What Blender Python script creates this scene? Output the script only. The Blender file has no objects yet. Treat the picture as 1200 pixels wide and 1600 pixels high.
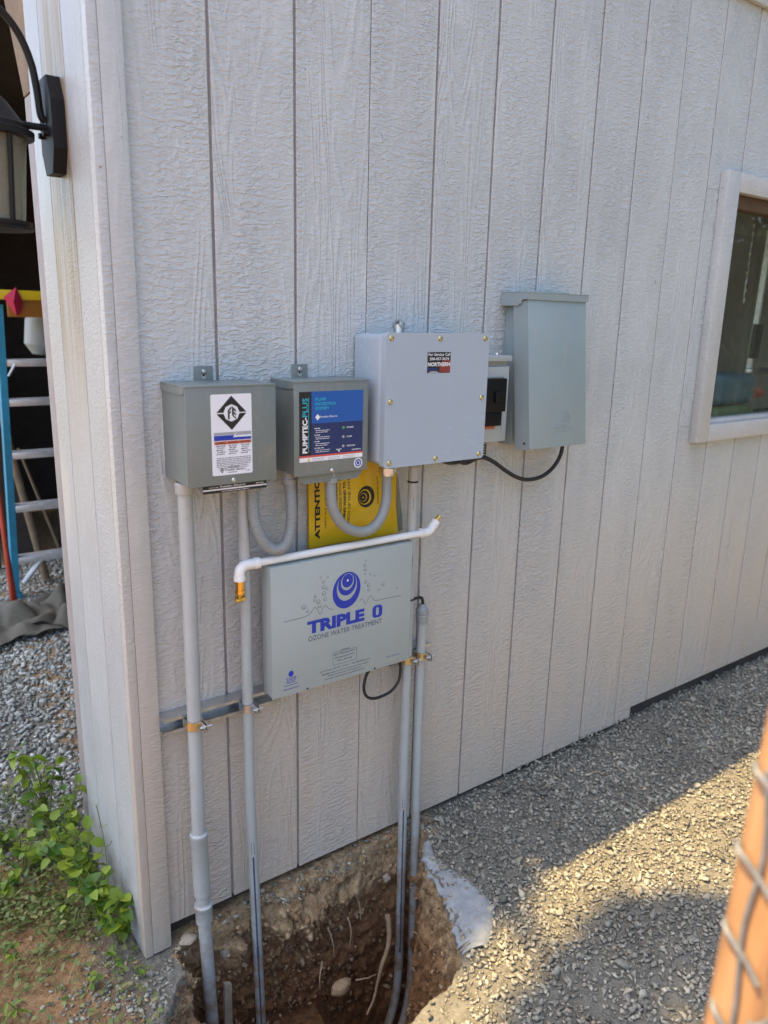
import bpy, bmesh, math, random
import numpy as np
from mathutils import Vector, Matrix, noise
random.seed(7); rng = np.random.default_rng(7)
scn = bpy.context.scene
col = scn.collection
R = math.radians

# ------------------------------------------------------------------ camera
cam = bpy.data.cameras.new('camera'); camo = bpy.data.objects.new('camera', cam); col.objects.link(camo)
cam.sensor_fit = 'VERTICAL'; cam.sensor_height = 36.0; cam.lens = 1189.31 / 1600 * 36.0
cam.clip_start = 0.02; cam.clip_end = 2000
W2C = ((0.8082131550895797, -0.5884139023592896, 0.023676474620589),
       (-0.1254421930976856, -0.21130452282190093, -0.9693372245126315),
       (0.5753744451494087, 0.7804610676679018, -0.24459102543570338))
m = Matrix(((W2C[0][0], -W2C[1][0], -W2C[2][0]), (W2C[0][1], -W2C[1][1], -W2C[2][1]), (W2C[0][2], -W2C[1][2], -W2C[2][2])))
camo.matrix_world = Matrix.Translation((-0.52326, -1.63211, 1.53)) @ m.to_4x4()
cam.dof.use_dof = True; cam.dof.focus_distance = 2.05; cam.dof.aperture_fstop = 3.4
scn.camera = camo
CAM = np.array([-0.52326, -1.63211, 1.53]); CM = np.array(W2C)

# ------------------------------------------------------------------ world, sun, exposure
SUN = Vector((-0.42, 0.13, 1.0)).normalized()          # towards the sun
w = bpy.data.worlds.new('World'); scn.world = w; w.use_nodes = True
wn = w.node_tree.nodes; wl = w.node_tree.links
sky = wn.new('ShaderNodeTexSky'); sky.sky_type = 'NISHITA'; sky.sun_disc = False
sky.sun_elevation = math.asin(SUN.z); sky.sun_rotation = math.atan2(SUN.x, SUN.y)
sky.air_density = 1.0; sky.dust_density = 2.4; sky.ozone_density = 1.0
wl.new(sky.outputs[0], wn['Background'].inputs[0]); wn['Background'].inputs[1].default_value = 0.15
sl = bpy.data.lights.new('sun', 'SUN'); sl.energy = 3.7; sl.angle = R(0.5); sl.color = (1.0, 0.73, 0.34)
so = bpy.data.objects.new('sun', sl); col.objects.link(so)
so.rotation_euler = SUN.to_track_quat('Z', 'Y').to_euler(); so.location = (-4, 2, 10)
scn.view_settings.view_transform = 'Standard'; scn.view_settings.look = 'None'
scn.view_settings.gamma = 1.0; scn.view_settings.exposure = 1.64
scn.view_settings.use_curve_mapping = False

# ------------------------------------------------------------------ object helpers
ORG = {}
def tag(o, label=None, cat=None, group=None, kind=None):
    if label: o['label'] = label
    if cat: o['category'] = cat
    if group: o['group'] = group
    if kind: o['kind'] = kind
    return o
def thing(name, label, cat, loc, group=None):
    o = bpy.data.objects.new(name, None); o.empty_display_size = 0.05
    col.objects.link(o); o.location = loc; ORG[o.name] = Vector(loc)
    return tag(o, label, cat, group)
class MB:
    def __init__(s): s.v = []; s.f = []
    def add(s, vs, fs):
        b = len(s.v); s.v += [tuple(x) for x in vs]; s.f += [tuple(i + b for i in q) for q in fs]; return s
    def box(s, x0, x1, y0, y1, z0, z1, bev=0.0, seg=2, xf=None):
        bm = bmesh.new()
        bmesh.ops.create_cube(bm, size=1.0)
        for v in bm.verts:
            v.co = Vector(((x0 + x1) / 2 + v.co.x * (x1 - x0), (y0 + y1) / 2 + v.co.y * (y1 - y0), (z0 + z1) / 2 + v.co.z * (z1 - z0)))
        if bev > 0: bmesh.ops.bevel(bm, geom=bm.edges[:], offset=bev, segments=seg, affect='EDGES', profile=0.5)
        if xf: bmesh.ops.transform(bm, matrix=xf, verts=bm.verts)
        bm.verts.index_update()
        s.add([v.co[:] for v in bm.verts], [[v.index for v in f.verts] for f in bm.faces]); bm.free(); return s
    def prism(s, pts, axis, a0, a1):
        """outline pts in the two other axes, extruded along axis from a0 to a1"""
        n = len(pts)
        def mk(p, a):
            return (a, p[0], p[1]) if axis == 'x' else ((p[0], a, p[1]) if axis == 'y' else (p[0], p[1], a))
        vs = [mk(p, a0) for p in pts] + [mk(p, a1) for p in pts]
        fs = [tuple(range(n - 1, -1, -1)), tuple(range(n, 2 * n))]
        fs += [(i, (i + 1) % n, n + (i + 1) % n, n + i) for i in range(n)]
        return s.add(vs, fs)
    def tube(s, path, r, n=16, cap=True, closed=False):
        P = [Vector(p) for p in path]; N = len(P)
        rr = r if isinstance(r, (list, tuple)) else [r] * N
        t0 = (P[1] - P[0]).normalized()
        up = Vector((0, 0, 1)) if abs(t0.z) < 0.9 else Vector((1, 0, 0))
        nrm = t0.cross(up).normalized(); vs = []; fs = []
        for i in range(N):
            t = (P[min(i + 1, N - 1)] - P[max(i - 1, 0)]).normalized()
            nrm = (nrm - t * nrm.dot(t)).normalized(); b = t.cross(nrm)
            for k in range(n):
                a = 2 * math.pi * k / n
                vs.append((P[i] + (nrm * math.cos(a) + b * math.sin(a)) * rr[i])[:])
        for i in range(N - 1):
            for k in range(n):
                fs.append((i * n + k, i * n + (k + 1) % n, (i + 1) * n + (k + 1) % n, (i + 1) * n + k))
        if cap: fs.append(tuple(range(n))[::-1]); fs.append(tuple((N - 1) * n + k for k in range(n)))
        return s.add(vs, fs)
    def lathe(s, base, axis, prof, n=24):
        """prof: list of (r, h) along axis from base"""
        ax = Vector(axis).normalized(); up = Vector((0, 0, 1)) if abs(ax.z) < 0.9 else Vector((1, 0, 0))
        a1 = ax.cross(up).normalized(); a2 = ax.cross(a1); B = Vector(base); vs = []; fs = []
        for r, h in prof:
            for k in range(n):
                a = 2 * math.pi * k / n
                vs.append((B + ax * h + (a1 * math.cos(a) + a2 * math.sin(a)) * r)[:])
        for i in range(len(prof) - 1):
            for k in range(n):
                fs.append((i * n + k, i * n + (k + 1) % n, (i + 1) * n + (k + 1) % n, (i + 1) * n + k))
        fs.append(tuple(range(n))[::-1]); fs.append(tuple((len(prof) - 1) * n + k for k in range(n)))
        return s.add(vs, fs)
    def mesh(s, name, off=Vector((0, 0, 0)), smooth=35, fix=True):
        me = bpy.data.meshes.new(name)
        me.from_pydata([(v[0] - off[0], v[1] - off[1], v[2] - off[2]) for v in s.v], [], s.f)
        if fix:
            bm = bmesh.new(); bm.from_mesh(me); bmesh.ops.recalc_face_normals(bm, faces=bm.faces); bm.to_mesh(me); bm.free()
        if smooth:
            me.polygons.foreach_set('use_smooth', [True] * len(me.polygons)); me.set_sharp_from_angle(angle=R(smooth))
        me.update(); return me
def part(name, mb, mat, parent, smooth=35, label=None, fix=True):
    off = ORG[parent.name] if parent else Vector((0, 0, 0))
    o = bpy.data.objects.new(name, mb.mesh(name, off, smooth, fix)); col.objects.link(o)
    o.data.materials.append(mat); o.parent = parent; ORG[o.name] = off
    if label: o['label'] = label
    return o
def solo(name, mb, mat, label, cat, group=None, smooth=35, kind=None, loc=None, fix=True):
    c = Vector(loc) if loc else Vector((0, 0, 0))
    o = bpy.data.objects.new(name, mb.mesh(name, c, smooth, fix)); col.objects.link(o); o.location = c
    o.data.materials.append(mat); ORG[o.name] = c
    return tag(o, label, cat, group, kind)
def crv(pts, n=10):
    """Catmull-Rom through pts"""
    P = [Vector(p) for p in pts]; P = [P[0] * 2 - P[1]] + P + [P[-1] * 2 - P[-2]]; out = []
    for i in range(1, len(P) - 2):
        for k in range(n):
            t = k / n; a, b, c, d = P[i - 1], P[i], P[i + 1], P[i + 2]
            out.append(0.5 * ((2 * b) + (c - a) * t + (2 * a - 5 * b + 4 * c - d) * t * t + (3 * b - a - 3 * c + d) * t ** 3))
    out.append(P[-2]); return out
# flat print
def sheet(y, polys):
    mb = MB()
    for p in polys: mb.add([(a, y, b) for a, b in p], [tuple(range(len(p)))])
    return mb
def rect(x0, x1, z0, z1): return [(x0, z0), (x1, z0), (x1, z1), (x0, z1)]
def rrect(x0, x1, z0, z1, r, n=5):
    o = []
    for cx, cz, a in ((x1 - r, z0 + r, -90), (x1 - r, z1 - r, 0), (x0 + r, z1 - r, 90), (x0 + r, z0 + r, 180)):
        for k in range(n + 1): t = R(a + 90 * k / n); o.append((cx + r * math.cos(t), cz + r * math.sin(t)))
    return o
def ell(cx, cz, rx, rz, rot=0, n=40):
    c, s_ = math.cos(R(rot)), math.sin(R(rot)); o = []
    for k in range(n):
        a = 2 * math.pi * k / n; x, z = rx * math.cos(a), rz * math.sin(a); o.append((cx + x * c - z * s_, cz + x * s_ + z * c))
    return o
def ring(cx, cz, r0, r1, n=32):
    o = []
    for k in range(n):
        a, b = 2 * math.pi * k / n, 2 * math.pi * (k + 1) / n
        o.append([(cx + r1 * math.cos(a), cz + r1 * math.sin(a)), (cx + r1 * math.cos(b), cz + r1 * math.sin(b)), (cx + r0 * math.cos(b), cz + r0 * math.sin(b)), (cx + r0 * math.cos(a), cz + r0 * math.sin(a))])
    return o
def stroke(pts, wd):
    o = []
    for (a, b), (c, d) in zip(pts[:-1], pts[1:]):
        l = math.hypot(c - a, d - b) or 1; nx, nz = -(d - b) / l * wd / 2, (c - a) / l * wd / 2
        o.append([(a + nx, b + nz), (c + nx, d + nz), (c - nx, d - nz), (a - nx, b - nz)])
    return o
_fc = bpy.data.curves.new('lettering', 'FONT'); _fo = bpy.data.objects.new('lettering', _fc); col.objects.link(_fo)
_tc = {}
def glyphs(body, bold=0.0, res=2):
    k = (body, bold)
    if k not in _tc:
        _fc.body = body; _fc.size = 1.0; _fc.offset = bold; _fc.resolution_u = res; _fc.fill_mode = 'BOTH' if False else 'FRONT'
        bpy.context.view_layer.update()
        dg = bpy.context.evaluated_depsgraph_get(); ev = _fo.evaluated_get(dg); me = ev.to_mesh()
        vs = [tuple(v.co[:2]) for v in me.vertices]; fs = [tuple(p.vertices) for p in me.polygons]
        ev.to_mesh_clear(); _tc[k] = (vs, fs)
    return _tc[k]
def lettering(mb, body, x0, x1, z0, z1, y, bold=0.0, up=False, shear=0.0):
    """fit the words into the box; up = reading upwards"""
    vs, fs = glyphs(body, bold)
    if not vs: return mb
    ax = [v[0] for v in vs]; az = [v[1] for v in vs]; a0, a1, b0, b1 = min(ax), max(ax), min(az), max(az)
    o = []
    for a, b in vs:
        u, t = (a - a0) / (a1 - a0), (b - b0) / (b1 - b0)
        if up: o.append((x1 - t * (x1 - x0), y, z0 + u * (z1 - z0)))
        else: o.append((x0 + u * (x1 - x0) + t * shear, y, z0 + t * (z1 - z0)))
    return mb.add(o, fs)
def tiny(mb, x0, x1, z, h, y, seed=0, body=None):
    """a line of very small print"""
    rr = random.Random(seed); x = x0
    while x < x1:
        l = rr.uniform(1.5, 5) * h * 0.75; xe = min(x + l, x1)
        k = x
        while k < xe - h * 0.2:
            wd = rr.uniform(0.35, 0.6) * h; mb.add([(k, y, z), (min(k + wd, xe), y, z), (min(k + wd, xe), y, z + h * rr.uniform(.7, 1)), (k, y, z + h * .8)], [(0, 1, 2, 3)]); k += wd + h * 0.18
        x = xe + h * 0.55
    return mb

# ------------------------------------------------------------------ materials
def mat(name, rgb, rough=0.6, metal=0.0, var=0.0, vscale=8.0, bump=0.0, bscale=60.0, bdist=0.001, spec=None, rvar=0.0, island=0.0, coat=0.0):
    M = bpy.data.materials.new(name); M.use_nodes = True; nt = M.node_tree; b = nt.nodes['Principled BSDF']
    b.inputs['Base Color'].default_value = (*rgb, 1); b.inputs['Roughness'].default_value = rough; b.inputs['Metallic'].default_value = metal
    if spec is not None: b.inputs['Specular IOR Level'].default_value = spec
    if coat: b.inputs['Coat Weight'].default_value = coat
    tc = nt.nodes.new('ShaderNodeTexCoord')
    if var or rvar:
        nz = nt.nodes.new('ShaderNodeTexNoise'); nz.inputs['Scale'].default_value = vscale; nz.inputs['Detail'].default_value = 6; nz.inputs['Roughness'].default_value = 0.65
        nt.links.new(tc.outputs['Object'], nz.inputs['Vector'])
        if var:
            mr = nt.nodes.new('ShaderNodeMapRange'); mr.inputs[1].default_value = 0.25; mr.inputs[2].default_value = 0.75; mr.inputs[3].default_value = 1 - var; mr.inputs[4].default_value = 1 + var
            mx = nt.nodes.new('ShaderNodeVectorMath'); mx.operation = 'SCALE'; mx.inputs[0].default_value = rgb
            nt.links.new(nz.outputs[0], mr.inputs[0]); nt.links.new(mr.outputs[0], mx.inputs['Scale']); nt.links.new(mx.outputs[0], b.inputs['Base Color'])
        if rvar:
            mr2 = nt.nodes.new('ShaderNodeMapRange'); mr2.inputs[1].default_value = 0.3; mr2.inputs[2].default_value = 0.7; mr2.inputs[3].default_value = rough - rvar; mr2.inputs[4].default_value = rough + rvar
            nt.links.new(nz.outputs[0], mr2.inputs[0]); nt.links.new(mr2.outputs[0], b.inputs['Roughness'])
    if bump:
        nb = nt.nodes.new('ShaderNodeTexNoise'); nb.inputs['Scale'].default_value = bscale; nb.inputs['Detail'].default_value = 4
        bp = nt.nodes.new('ShaderNodeBump'); bp.inputs['Strength'].default_value = bump; bp.inputs['Distance'].default_value = bdist
        nt.links.new(tc.outputs['Object'], nb.inputs['Vector']); nt.links.new(nb.outputs[0], bp.inputs['Height']); nt.links.new(bp.outputs[0], b.inputs['Normal'])
    return M
def nodes(M): return M.node_tree.nodes, M.node_tree.links, M.node_tree.nodes['Principled BSDF']
def N(nt, t, **kw):
    n = nt.new(t)
    for k, v in kw.items(): setattr(n, k, v)
    return n
def ramp(nt, stops, interp='LINEAR'):
    r = nt.new('ShaderNodeValToRGB'); r.color_ramp.interpolation = interp; e = r.color_ramp.elements
    while len(e) < len(stops): e.new(0.5)
    for i, (p, c) in enumerate(stops): e[i].position = p; e[i].color = (*c, 1) if len(c) == 3 else c
    return r
def siding_mat(name, base, grain=1.0, stain=False, bounce=0.95):
    """painted, embossed plywood siding: upright grain, ripples across it, smooth islands"""
    M = mat(name, base, 0.5); nt, L, b = nodes(M)
    tc = N(nt, 'ShaderNodeTexCoord'); oi = N(nt, 'ShaderNodeObjectInfo')
    off = N(nt, 'ShaderNodeVectorMath', operation='MULTIPLY_ADD'); sc = N(nt, 'ShaderNodeCombineXYZ')
    for i, k in enumerate((37.0, 11.0, 53.0)):
        mm = N(nt, 'ShaderNodeMath', operation='MULTIPLY'); mm.inputs[1].default_value = k; L.new(oi.outputs['Random'], mm.inputs[0]); L.new(mm.outputs[0], sc.inputs[i])
    add = N(nt, 'ShaderNodeVectorMath', operation='ADD'); L.new(tc.outputs['Object'], add.inputs[0]); L.new(sc.outputs[0], add.inputs[1])
    def nzs(scale3, detail, rough=0.6, dist=0.0):
        mp = N(nt, 'ShaderNodeMapping'); mp.inputs['Scale'].default_value = scale3; L.new(add.outputs[0], mp.inputs['Vector'])
        n = N(nt, 'ShaderNodeTexNoise'); n.inputs['Scale'].default_value = 1; n.inputs['Detail'].default_value = detail; n.inputs['Roughness'].default_value = rough; n.inputs['Distortion'].default_value = dist
        L.new(mp.outputs[0], n.inputs['Vector']); return n
    def mth(op, a, bb, clamp=False):
        n = N(nt, 'ShaderNodeMath', operation=op); n.use_clamp = clamp
        for i, q in enumerate((a, bb)):
            if isinstance(q, (int, float)): n.inputs[i].default_value = q
            else: L.new(q, n.inputs[i])
        return n.outputs[0]
    def mrg(a, lo, hi, o0=0.0, o1=1.0):
        n = N(nt, 'ShaderNodeMapRange'); L.new(a, n.inputs[0])
        for i, q in enumerate((lo, hi, o0, o1)): n.inputs[i + 1].default_value = q
        n.interpolation_type = 'SMOOTHSTEP'; return n.outputs[0]
    ripple = nzs((48, 48, 125), 2.5, 0.55, 0.7)            # short ridges lying across the board
    fibre = nzs((230, 230, 7), 3, 0.6, 0.4)             # fine upright lines
    warp = nzs((9, 9, 1.1), 2, 0.5, 0.6)                # cathedral figure
    rings = mth('SINE', mth('MULTIPLY', warp.outputs[0], 95.0), 0.0)
    fine = nzs((420, 420, 420), 2)
    zone = nzs((11, 11, 1.5), 2, 0.5)
    m1 = mrg(zone.outputs[0], 0.47, 0.60)               # where the cathedral lines show
    m2 = mrg(zone.outputs[0], 0.36, 0.56, 1.0, 0.45)
    rip = mth('MULTIPLY', mrg(ripple.outputs[0], 0.38, 0.66), m2)
    rng_ = mth('MULTIPLY', mth('MULTIPLY', mrg(rings, -0.5, 0.95), m1), 0.55)
    h = mth('ADD', mth('ADD', rip, rng_), mth('ADD', mth('MULTIPLY', fibre.outputs[0], 0.32), mth('MULTIPLY', fine.outputs[0], 0.22)))
    bp = N(nt, 'ShaderNodeBump'); bp.inputs['Strength'].default_value = min(1.0, 1.0 * grain); bp.inputs['Distance'].default_value = 0.0022
    L.new(h, bp.inputs['Height']); L.new(bp.outputs[0], b.inputs['Normal'])
    # colour: worn paint, a few specks, splashed soil near the ground
    dirt = nzs((5, 5, 3), 5, 0.65); speck = nzs((85, 85, 70), 2, 0.5)
    v = mth('MULTIPLY', mrg(dirt.outputs[0], 0.3, 0.7, 0.93, 1.05), mrg(oi.outputs['Random'], 0.0, 1.0, 0.965, 1.03)); hv = mth('MULTIPLY', v, mrg(h, 0.15, 1.25, 0.95, 1.02))
    c1 = N(nt, 'ShaderNodeVectorMath', operation='SCALE'); c1.inputs[0].default_value = base; L.new(hv, c1.inputs['Scale'])
    sp = mrg(speck.outputs[0], 0.735, 0.77)
    mx = N(nt, 'ShaderNodeMix', data_type='RGBA'); L.new(mth('MULTIPLY', sp, 0.7), mx.inputs[0]); L.new(c1.outputs[0], mx.inputs[6]); mx.inputs[7].default_value = (0.10, 0.09, 0.08, 1)
    sx = N(nt, 'ShaderNodeSeparateXYZ'); gp = N(nt, 'ShaderNodeNewGeometry'); L.new(gp.outputs['Position'], sx.inputs[0])
    splash = mth('MULTIPLY', mrg(sx.outputs[2], 0.0, 0.34, 1.0, 0.0), mrg(nzs((45, 45, 45), 5, 0.75).outputs[0], 0.5, 0.68))
    mx2 = N(nt, 'ShaderNodeMix', data_type='RGBA'); L.new(mth('MULTIPLY', splash, 0.55), mx2.inputs[0]); L.new(mx.outputs[2], mx2.inputs[6]); mx2.inputs[7].default_value = (0.16, 0.115, 0.075, 1)
    bounce_tint = mth('MULTIPLY', mrg(sx.outputs[2], 0.1, 1.5, bounce, 0.0), mrg(dirt.outputs[0], 0.25, 0.7, 0.65, 1.0))   # warm bounce from the sunlit gravel, painted into the lower wall
    mx4 = N(nt, 'ShaderNodeMix', data_type='RGBA'); L.new(bounce_tint, mx4.inputs[0]); L.new(mx2.outputs[2], mx4.inputs[6]); mx4.inputs[7].default_value = (0.53, 0.435, 0.345, 1)
    outc = mx4.outputs[2]
    if stain:   # water stain running down below the lantern, and mildew at the foot
        st = nzs((40, 40, 1.4), 4, 0.6)
        zz = mth('MULTIPLY', mrg(sx.outputs[2], 1.15, 1.72), mrg(sx.outputs[2], 2.05, 2.4, 1.0, 0.35))
        sm = mth('MULTIPLY', zz, mrg(st.outputs[0], 0.28, 0.62))
        mx3 = N(nt, 'ShaderNodeMix', data_type='RGBA'); L.new(mth('MULTIPLY', sm, 1.0), mx3.inputs[0]); L.new(outc, mx3.inputs[6]); mx3.inputs[7].default_value = (0.27, 0.21, 0.12, 1); outc = mx3.outputs[2]
    L.new(outc, b.inputs['Base Color'])
    L.new(mrg(dirt.outputs[0], 0.3, 0.7, 0.34, 0.48), b.inputs['Roughness'])
    return M
PAINT = (0.485, 0.525, 0.53)
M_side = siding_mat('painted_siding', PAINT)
M_pier = siding_mat('painted_siding_end', (0.40, 0.42, 0.425), 0.35, bounce=0.12)
M_pierst = siding_mat('painted_siding_stained', (0.40, 0.42, 0.425), 0.35, stain=True, bounce=0.12)
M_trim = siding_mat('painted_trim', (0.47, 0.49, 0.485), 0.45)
M_back = mat('groove_paint', (0.27, 0.25, 0.24), 0.7, var=0.25, vscale=30)
M_jamb = mat('jamb_paint', (0.30, 0.27, 0.26), 0.7, var=0.15, vscale=14, bump=0.4)
M_wood = mat('raw_wood', (0.20, 0.14, 0.085), 0.8, var=0.3, vscale=12, bump=0.5)
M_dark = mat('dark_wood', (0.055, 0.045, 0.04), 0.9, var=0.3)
M_roof = mat('roof_shingle', (0.10, 0.09, 0.085), 0.9, var=0.3, vscale=20)
M_grey = mat('grey_enamel', (0.172, 0.20, 0.19), 0.38, var=0.06, vscale=6, bump=0.05, bscale=260, rvar=0.06)
M_greyl = mat('light_grey_enamel', (0.355, 0.40, 0.385), 0.42, var=0.05, vscale=6, bump=0.04, bscale=260, rvar=0.06)
M_disc = mat('sage_grey_enamel', (0.25, 0.315, 0.325), 0.4, var=0.06, vscale=5, bump=0.08, bscale=240, rvar=0.06)
M_brk = mat('pale_grey_plastic', (0.36, 0.395, 0.385), 0.45, var=0.03)
M_fib = mat('fibreglass', (0.355, 0.425, 0.49), 0.24, var=0.03, vscale=5, rvar=0.06, bump=0.03, bscale=120)
M_pvc = mat('grey_pvc', (0.375, 0.40, 0.395), 0.38, var=0.07, vscale=9, rvar=0.08)
M_pvcd = mat('dark_grey_pvc', (0.26, 0.28, 0.275), 0.42, var=0.06)
M_wpvc = mat('white_pvc', (0.80, 0.79, 0.75), 0.3, var=0.03)
M_brass = mat('brass', (0.72, 0.47, 0.12), 0.25, 1.0, var=0.15, vscale=60)
M_gold = mat('zinc_screw', (0.60, 0.50, 0.27), 0.35, 1.0, var=0.2, vscale=200)
M_galv = mat('galvanised', (0.60, 0.61, 0.62), 0.36, 1.0, var=0.15, vscale=40, rvar=0.1)
M_clamp = mat('reflected_gold', (0.80, 0.66, 0.38), 0.28, 1.0, var=0.15, vscale=60)  # gold reflection of the sunlit ground put into the clamp metal's colour
M_alu = mat('aluminium', (0.72, 0.73, 0.73), 0.42, 0.6, var=0.2, vscale=25)
M_black = mat('black_plastic', (0.007, 0.007, 0.008), 0.5, spec=0.2)
M_cable = mat('black_cable', (0.015, 0.015, 0.016), 0.5)
M_lant = mat('black_iron', (0.009, 0.009, 0.010), 0.55, 0.0, spec=0.25, bump=0.2, bscale=140)
M_inkk = mat('black_ink', (0.012, 0.012, 0.014), 0.5)
M_inkw = mat('white_ink', (0.80, 0.81, 0.82), 0.45)
M_inkb = mat('blue_ink', (0.010, 0.035, 0.36), 0.45)
M_inkn = mat('navy_print', (0.012, 0.028, 0.115), 0.35)
M_inkm = mat('mid_blue_print', (0.010, 0.095, 0.36), 0.35)
M_inkc = mat('cyan_ink', (0.02, 0.42, 0.55), 0.4)
M_inko = mat('orange_ink', (0.52, 0.13, 0.06), 0.5)
M_inkr = mat('red_ink', (0.62, 0.08, 0.06), 0.5)
M_inkg = mat('grey_ink', (0.33, 0.34, 0.36), 0.5)
M_inky = mat('yellow_ink', (0.75, 0.52, 0.04), 0.5)
M_inks = mat('slate_ink', (0.05, 0.07, 0.12), 0.5)
M_inkgr = mat('green_lens', (0.12, 0.32, 0.06), 0.3)
M_label = mat('white_label', (0.74, 0.76, 0.80), 0.35, var=0.02)
M_yel = mat('yellow_plastic_bag', (0.66, 0.42, 0.012), 0.28, var=0.08, vscale=10, bump=0.5, bscale=18, bdist=0.004)
M_blue = mat('blue_fibreglass', (0.035, 0.29, 0.46), 0.45, var=0.15, vscale=20)
M_lady = mat('yellow_cap', (0.72, 0.55, 0.015), 0.4, var=0.1)
M_ladb = mat('amber_plastic', (0.30, 0.13, 0.015), 0.5)
M_flag = mat('red_cloth', (0.52, 0.02, 0.075), 0.7, var=0.15, vscale=20)
M_redm = mat('red_paint', (0.50, 0.07, 0.035), 0.5, var=0.2)
M_tarp = mat('grey_canvas', (0.125, 0.115, 0.09), 0.9, var=0.25, vscale=12, bump=0.5, bscale=90)
M_fab = mat('landscape_fabric', (0.27, 0.285, 0.29), 0.9, var=0.35, vscale=30, bump=0.7, bscale=70, bdist=0.003)
M_root = mat('root', (0.40, 0.29, 0.18), 0.8, var=0.3, vscale=40)
M_bag = mat('blue_bag', (0.10, 0.18, 0.25), 0.4, var=0.4, vscale=9)
M_bagg = mat('green_bag', (0.18, 0.215, 0.09), 0.4, var=0.3, vscale=14)
def leaf_mat(name, c0, c1, tr=0.35):
    M = mat(name, c0, 0.45); nt, L, b = nodes(M); oi = N(nt, 'ShaderNodeObjectInfo'); ge = N(nt, 'ShaderNodeNewGeometry')
    ad = N(nt, 'ShaderNodeMath', operation='ADD'); fr = N(nt, 'ShaderNodeMath', operation='FRACT')
    L.new(oi.outputs['Random'], ad.inputs[0]); L.new(ge.outputs['Random Per Island'], ad.inputs[1]); L.new(ad.outputs[0], fr.inputs[0])
    r = ramp(nt, [(0, c0), (1, c1)]); L.new(fr.outputs[0], r.inputs[0]); L.new(r.outputs[0], b.inputs['Base Color'])
    ts = N(nt, 'ShaderNodeBsdfTranslucent'); L.new(r.outputs[0], ts.inputs[0]); mx = N(nt, 'ShaderNodeMixShader'); mx.inputs[0].default_value = tr
    L.new(b.outputs[0], mx.inputs[1]); L.new(ts.outputs[0], mx.inputs[2]); L.new(mx.outputs[0], nt['Material Output'].inputs[0]); return M
M_leaf = leaf_mat('weed_leaf', (0.05, 0.14, 0.014), (0.29, 0.37, 0.03))
M_tree = leaf_mat('tree_leaf', (0.035, 0.08, 0.018), (0.08, 0.14, 0.03), 0.25)
M_grass = leaf_mat('grass_blade', (0.09, 0.16, 0.025), (0.32, 0.30, 0.11), 0.3)
M_bark = mat('bark', (0.10, 0.075, 0.055), 0.9, var=0.35, vscale=10, bump=0.6, bscale=20, bdist=0.01)
def stone_mat(name, stops):
    M = mat(name, (0.3, 0.3, 0.3), 0.85); nt, L, b = nodes(M); ge = N(nt, 'ShaderNodeNewGeometry')
    r = ramp(nt, stops); L.new(ge.outputs['Random Per Island'], r.inputs[0])
    tc = N(nt, 'ShaderNodeTexCoord'); nz = N(nt, 'ShaderNodeTexNoise'); nz.inputs['Scale'].default_value = 130; nz.inputs['Detail'].default_value = 5; L.new(tc.outputs['Object'], nz.inputs['Vector'])
    big = N(nt, 'ShaderNodeTexNoise'); big.inputs['Scale'].default_value = 4; big.inputs['Detail'].default_value = 4; L.new(tc.outputs['Object'], big.inputs['Vector'])
    mr = N(nt, 'ShaderNodeMapRange'); mr.inputs[1].default_value = 0.3; mr.inputs[2].default_value = 0.7; mr.inputs[3].default_value = 0.72; mr.inputs[4].default_value = 1.2; L.new(nz.outputs[0], mr.inputs[0])
    mr2 = N(nt, 'ShaderNodeMapRange'); mr2.inputs[1].default_value = 0.35; mr2.inputs[2].default_value = 0.65; mr2.inputs[3].default_value = 0.8; mr2.inputs[4].default_value = 1.12; L.new(big.outputs[0], mr2.inputs[0])
    ml = N(nt, 'ShaderNodeMath', operation='MULTIPLY'); L.new(mr.outputs[0], ml.inputs[0]); L.new(mr2.outputs[0], ml.inputs[1])
    s = N(nt, 'ShaderNodeVectorMath', operation='SCALE'); L.new(r.outputs[0], s.inputs[0]); L.new(ml.outputs[0], s.inputs['Scale']); L.new(s.outputs[0], b.inputs['Base Color'])
    bp = N(nt, 'ShaderNodeBump'); bp.inputs['Strength'].default_value = 0.5; bp.inputs['Distance'].default_value = 0.001; L.new(nz.outputs[0], bp.inputs['Height']); L.new(bp.outputs[0], b.inputs['Normal'])
    return M
M_stone = stone_mat('crushed_stone', [(0.0, (0.14, 0.130, 0.102)), (0.3, (0.235, 0.217, 0.172)), (0.75, (0.315, 0.29, 0.228)), (0.95, (0.43, 0.39, 0.30)), (1.0, (0.36, 0.27, 0.17))])
M_stone2 = stone_mat('drive_stone', [(0.0, (0.22, 0.225, 0.195)), (0.35, (0.34, 0.345, 0.305)), (0.75, (0.43, 0.43, 0.38)), (1.0, (0.56, 0.55, 0.49))])
M_clod = stone_mat('soil_clod', [(0.0, (0.17, 0.09, 0.04)), (0.5, (0.32, 0.19, 0.09)), (1.0, (0.50, 0.36, 0.21))])
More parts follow.
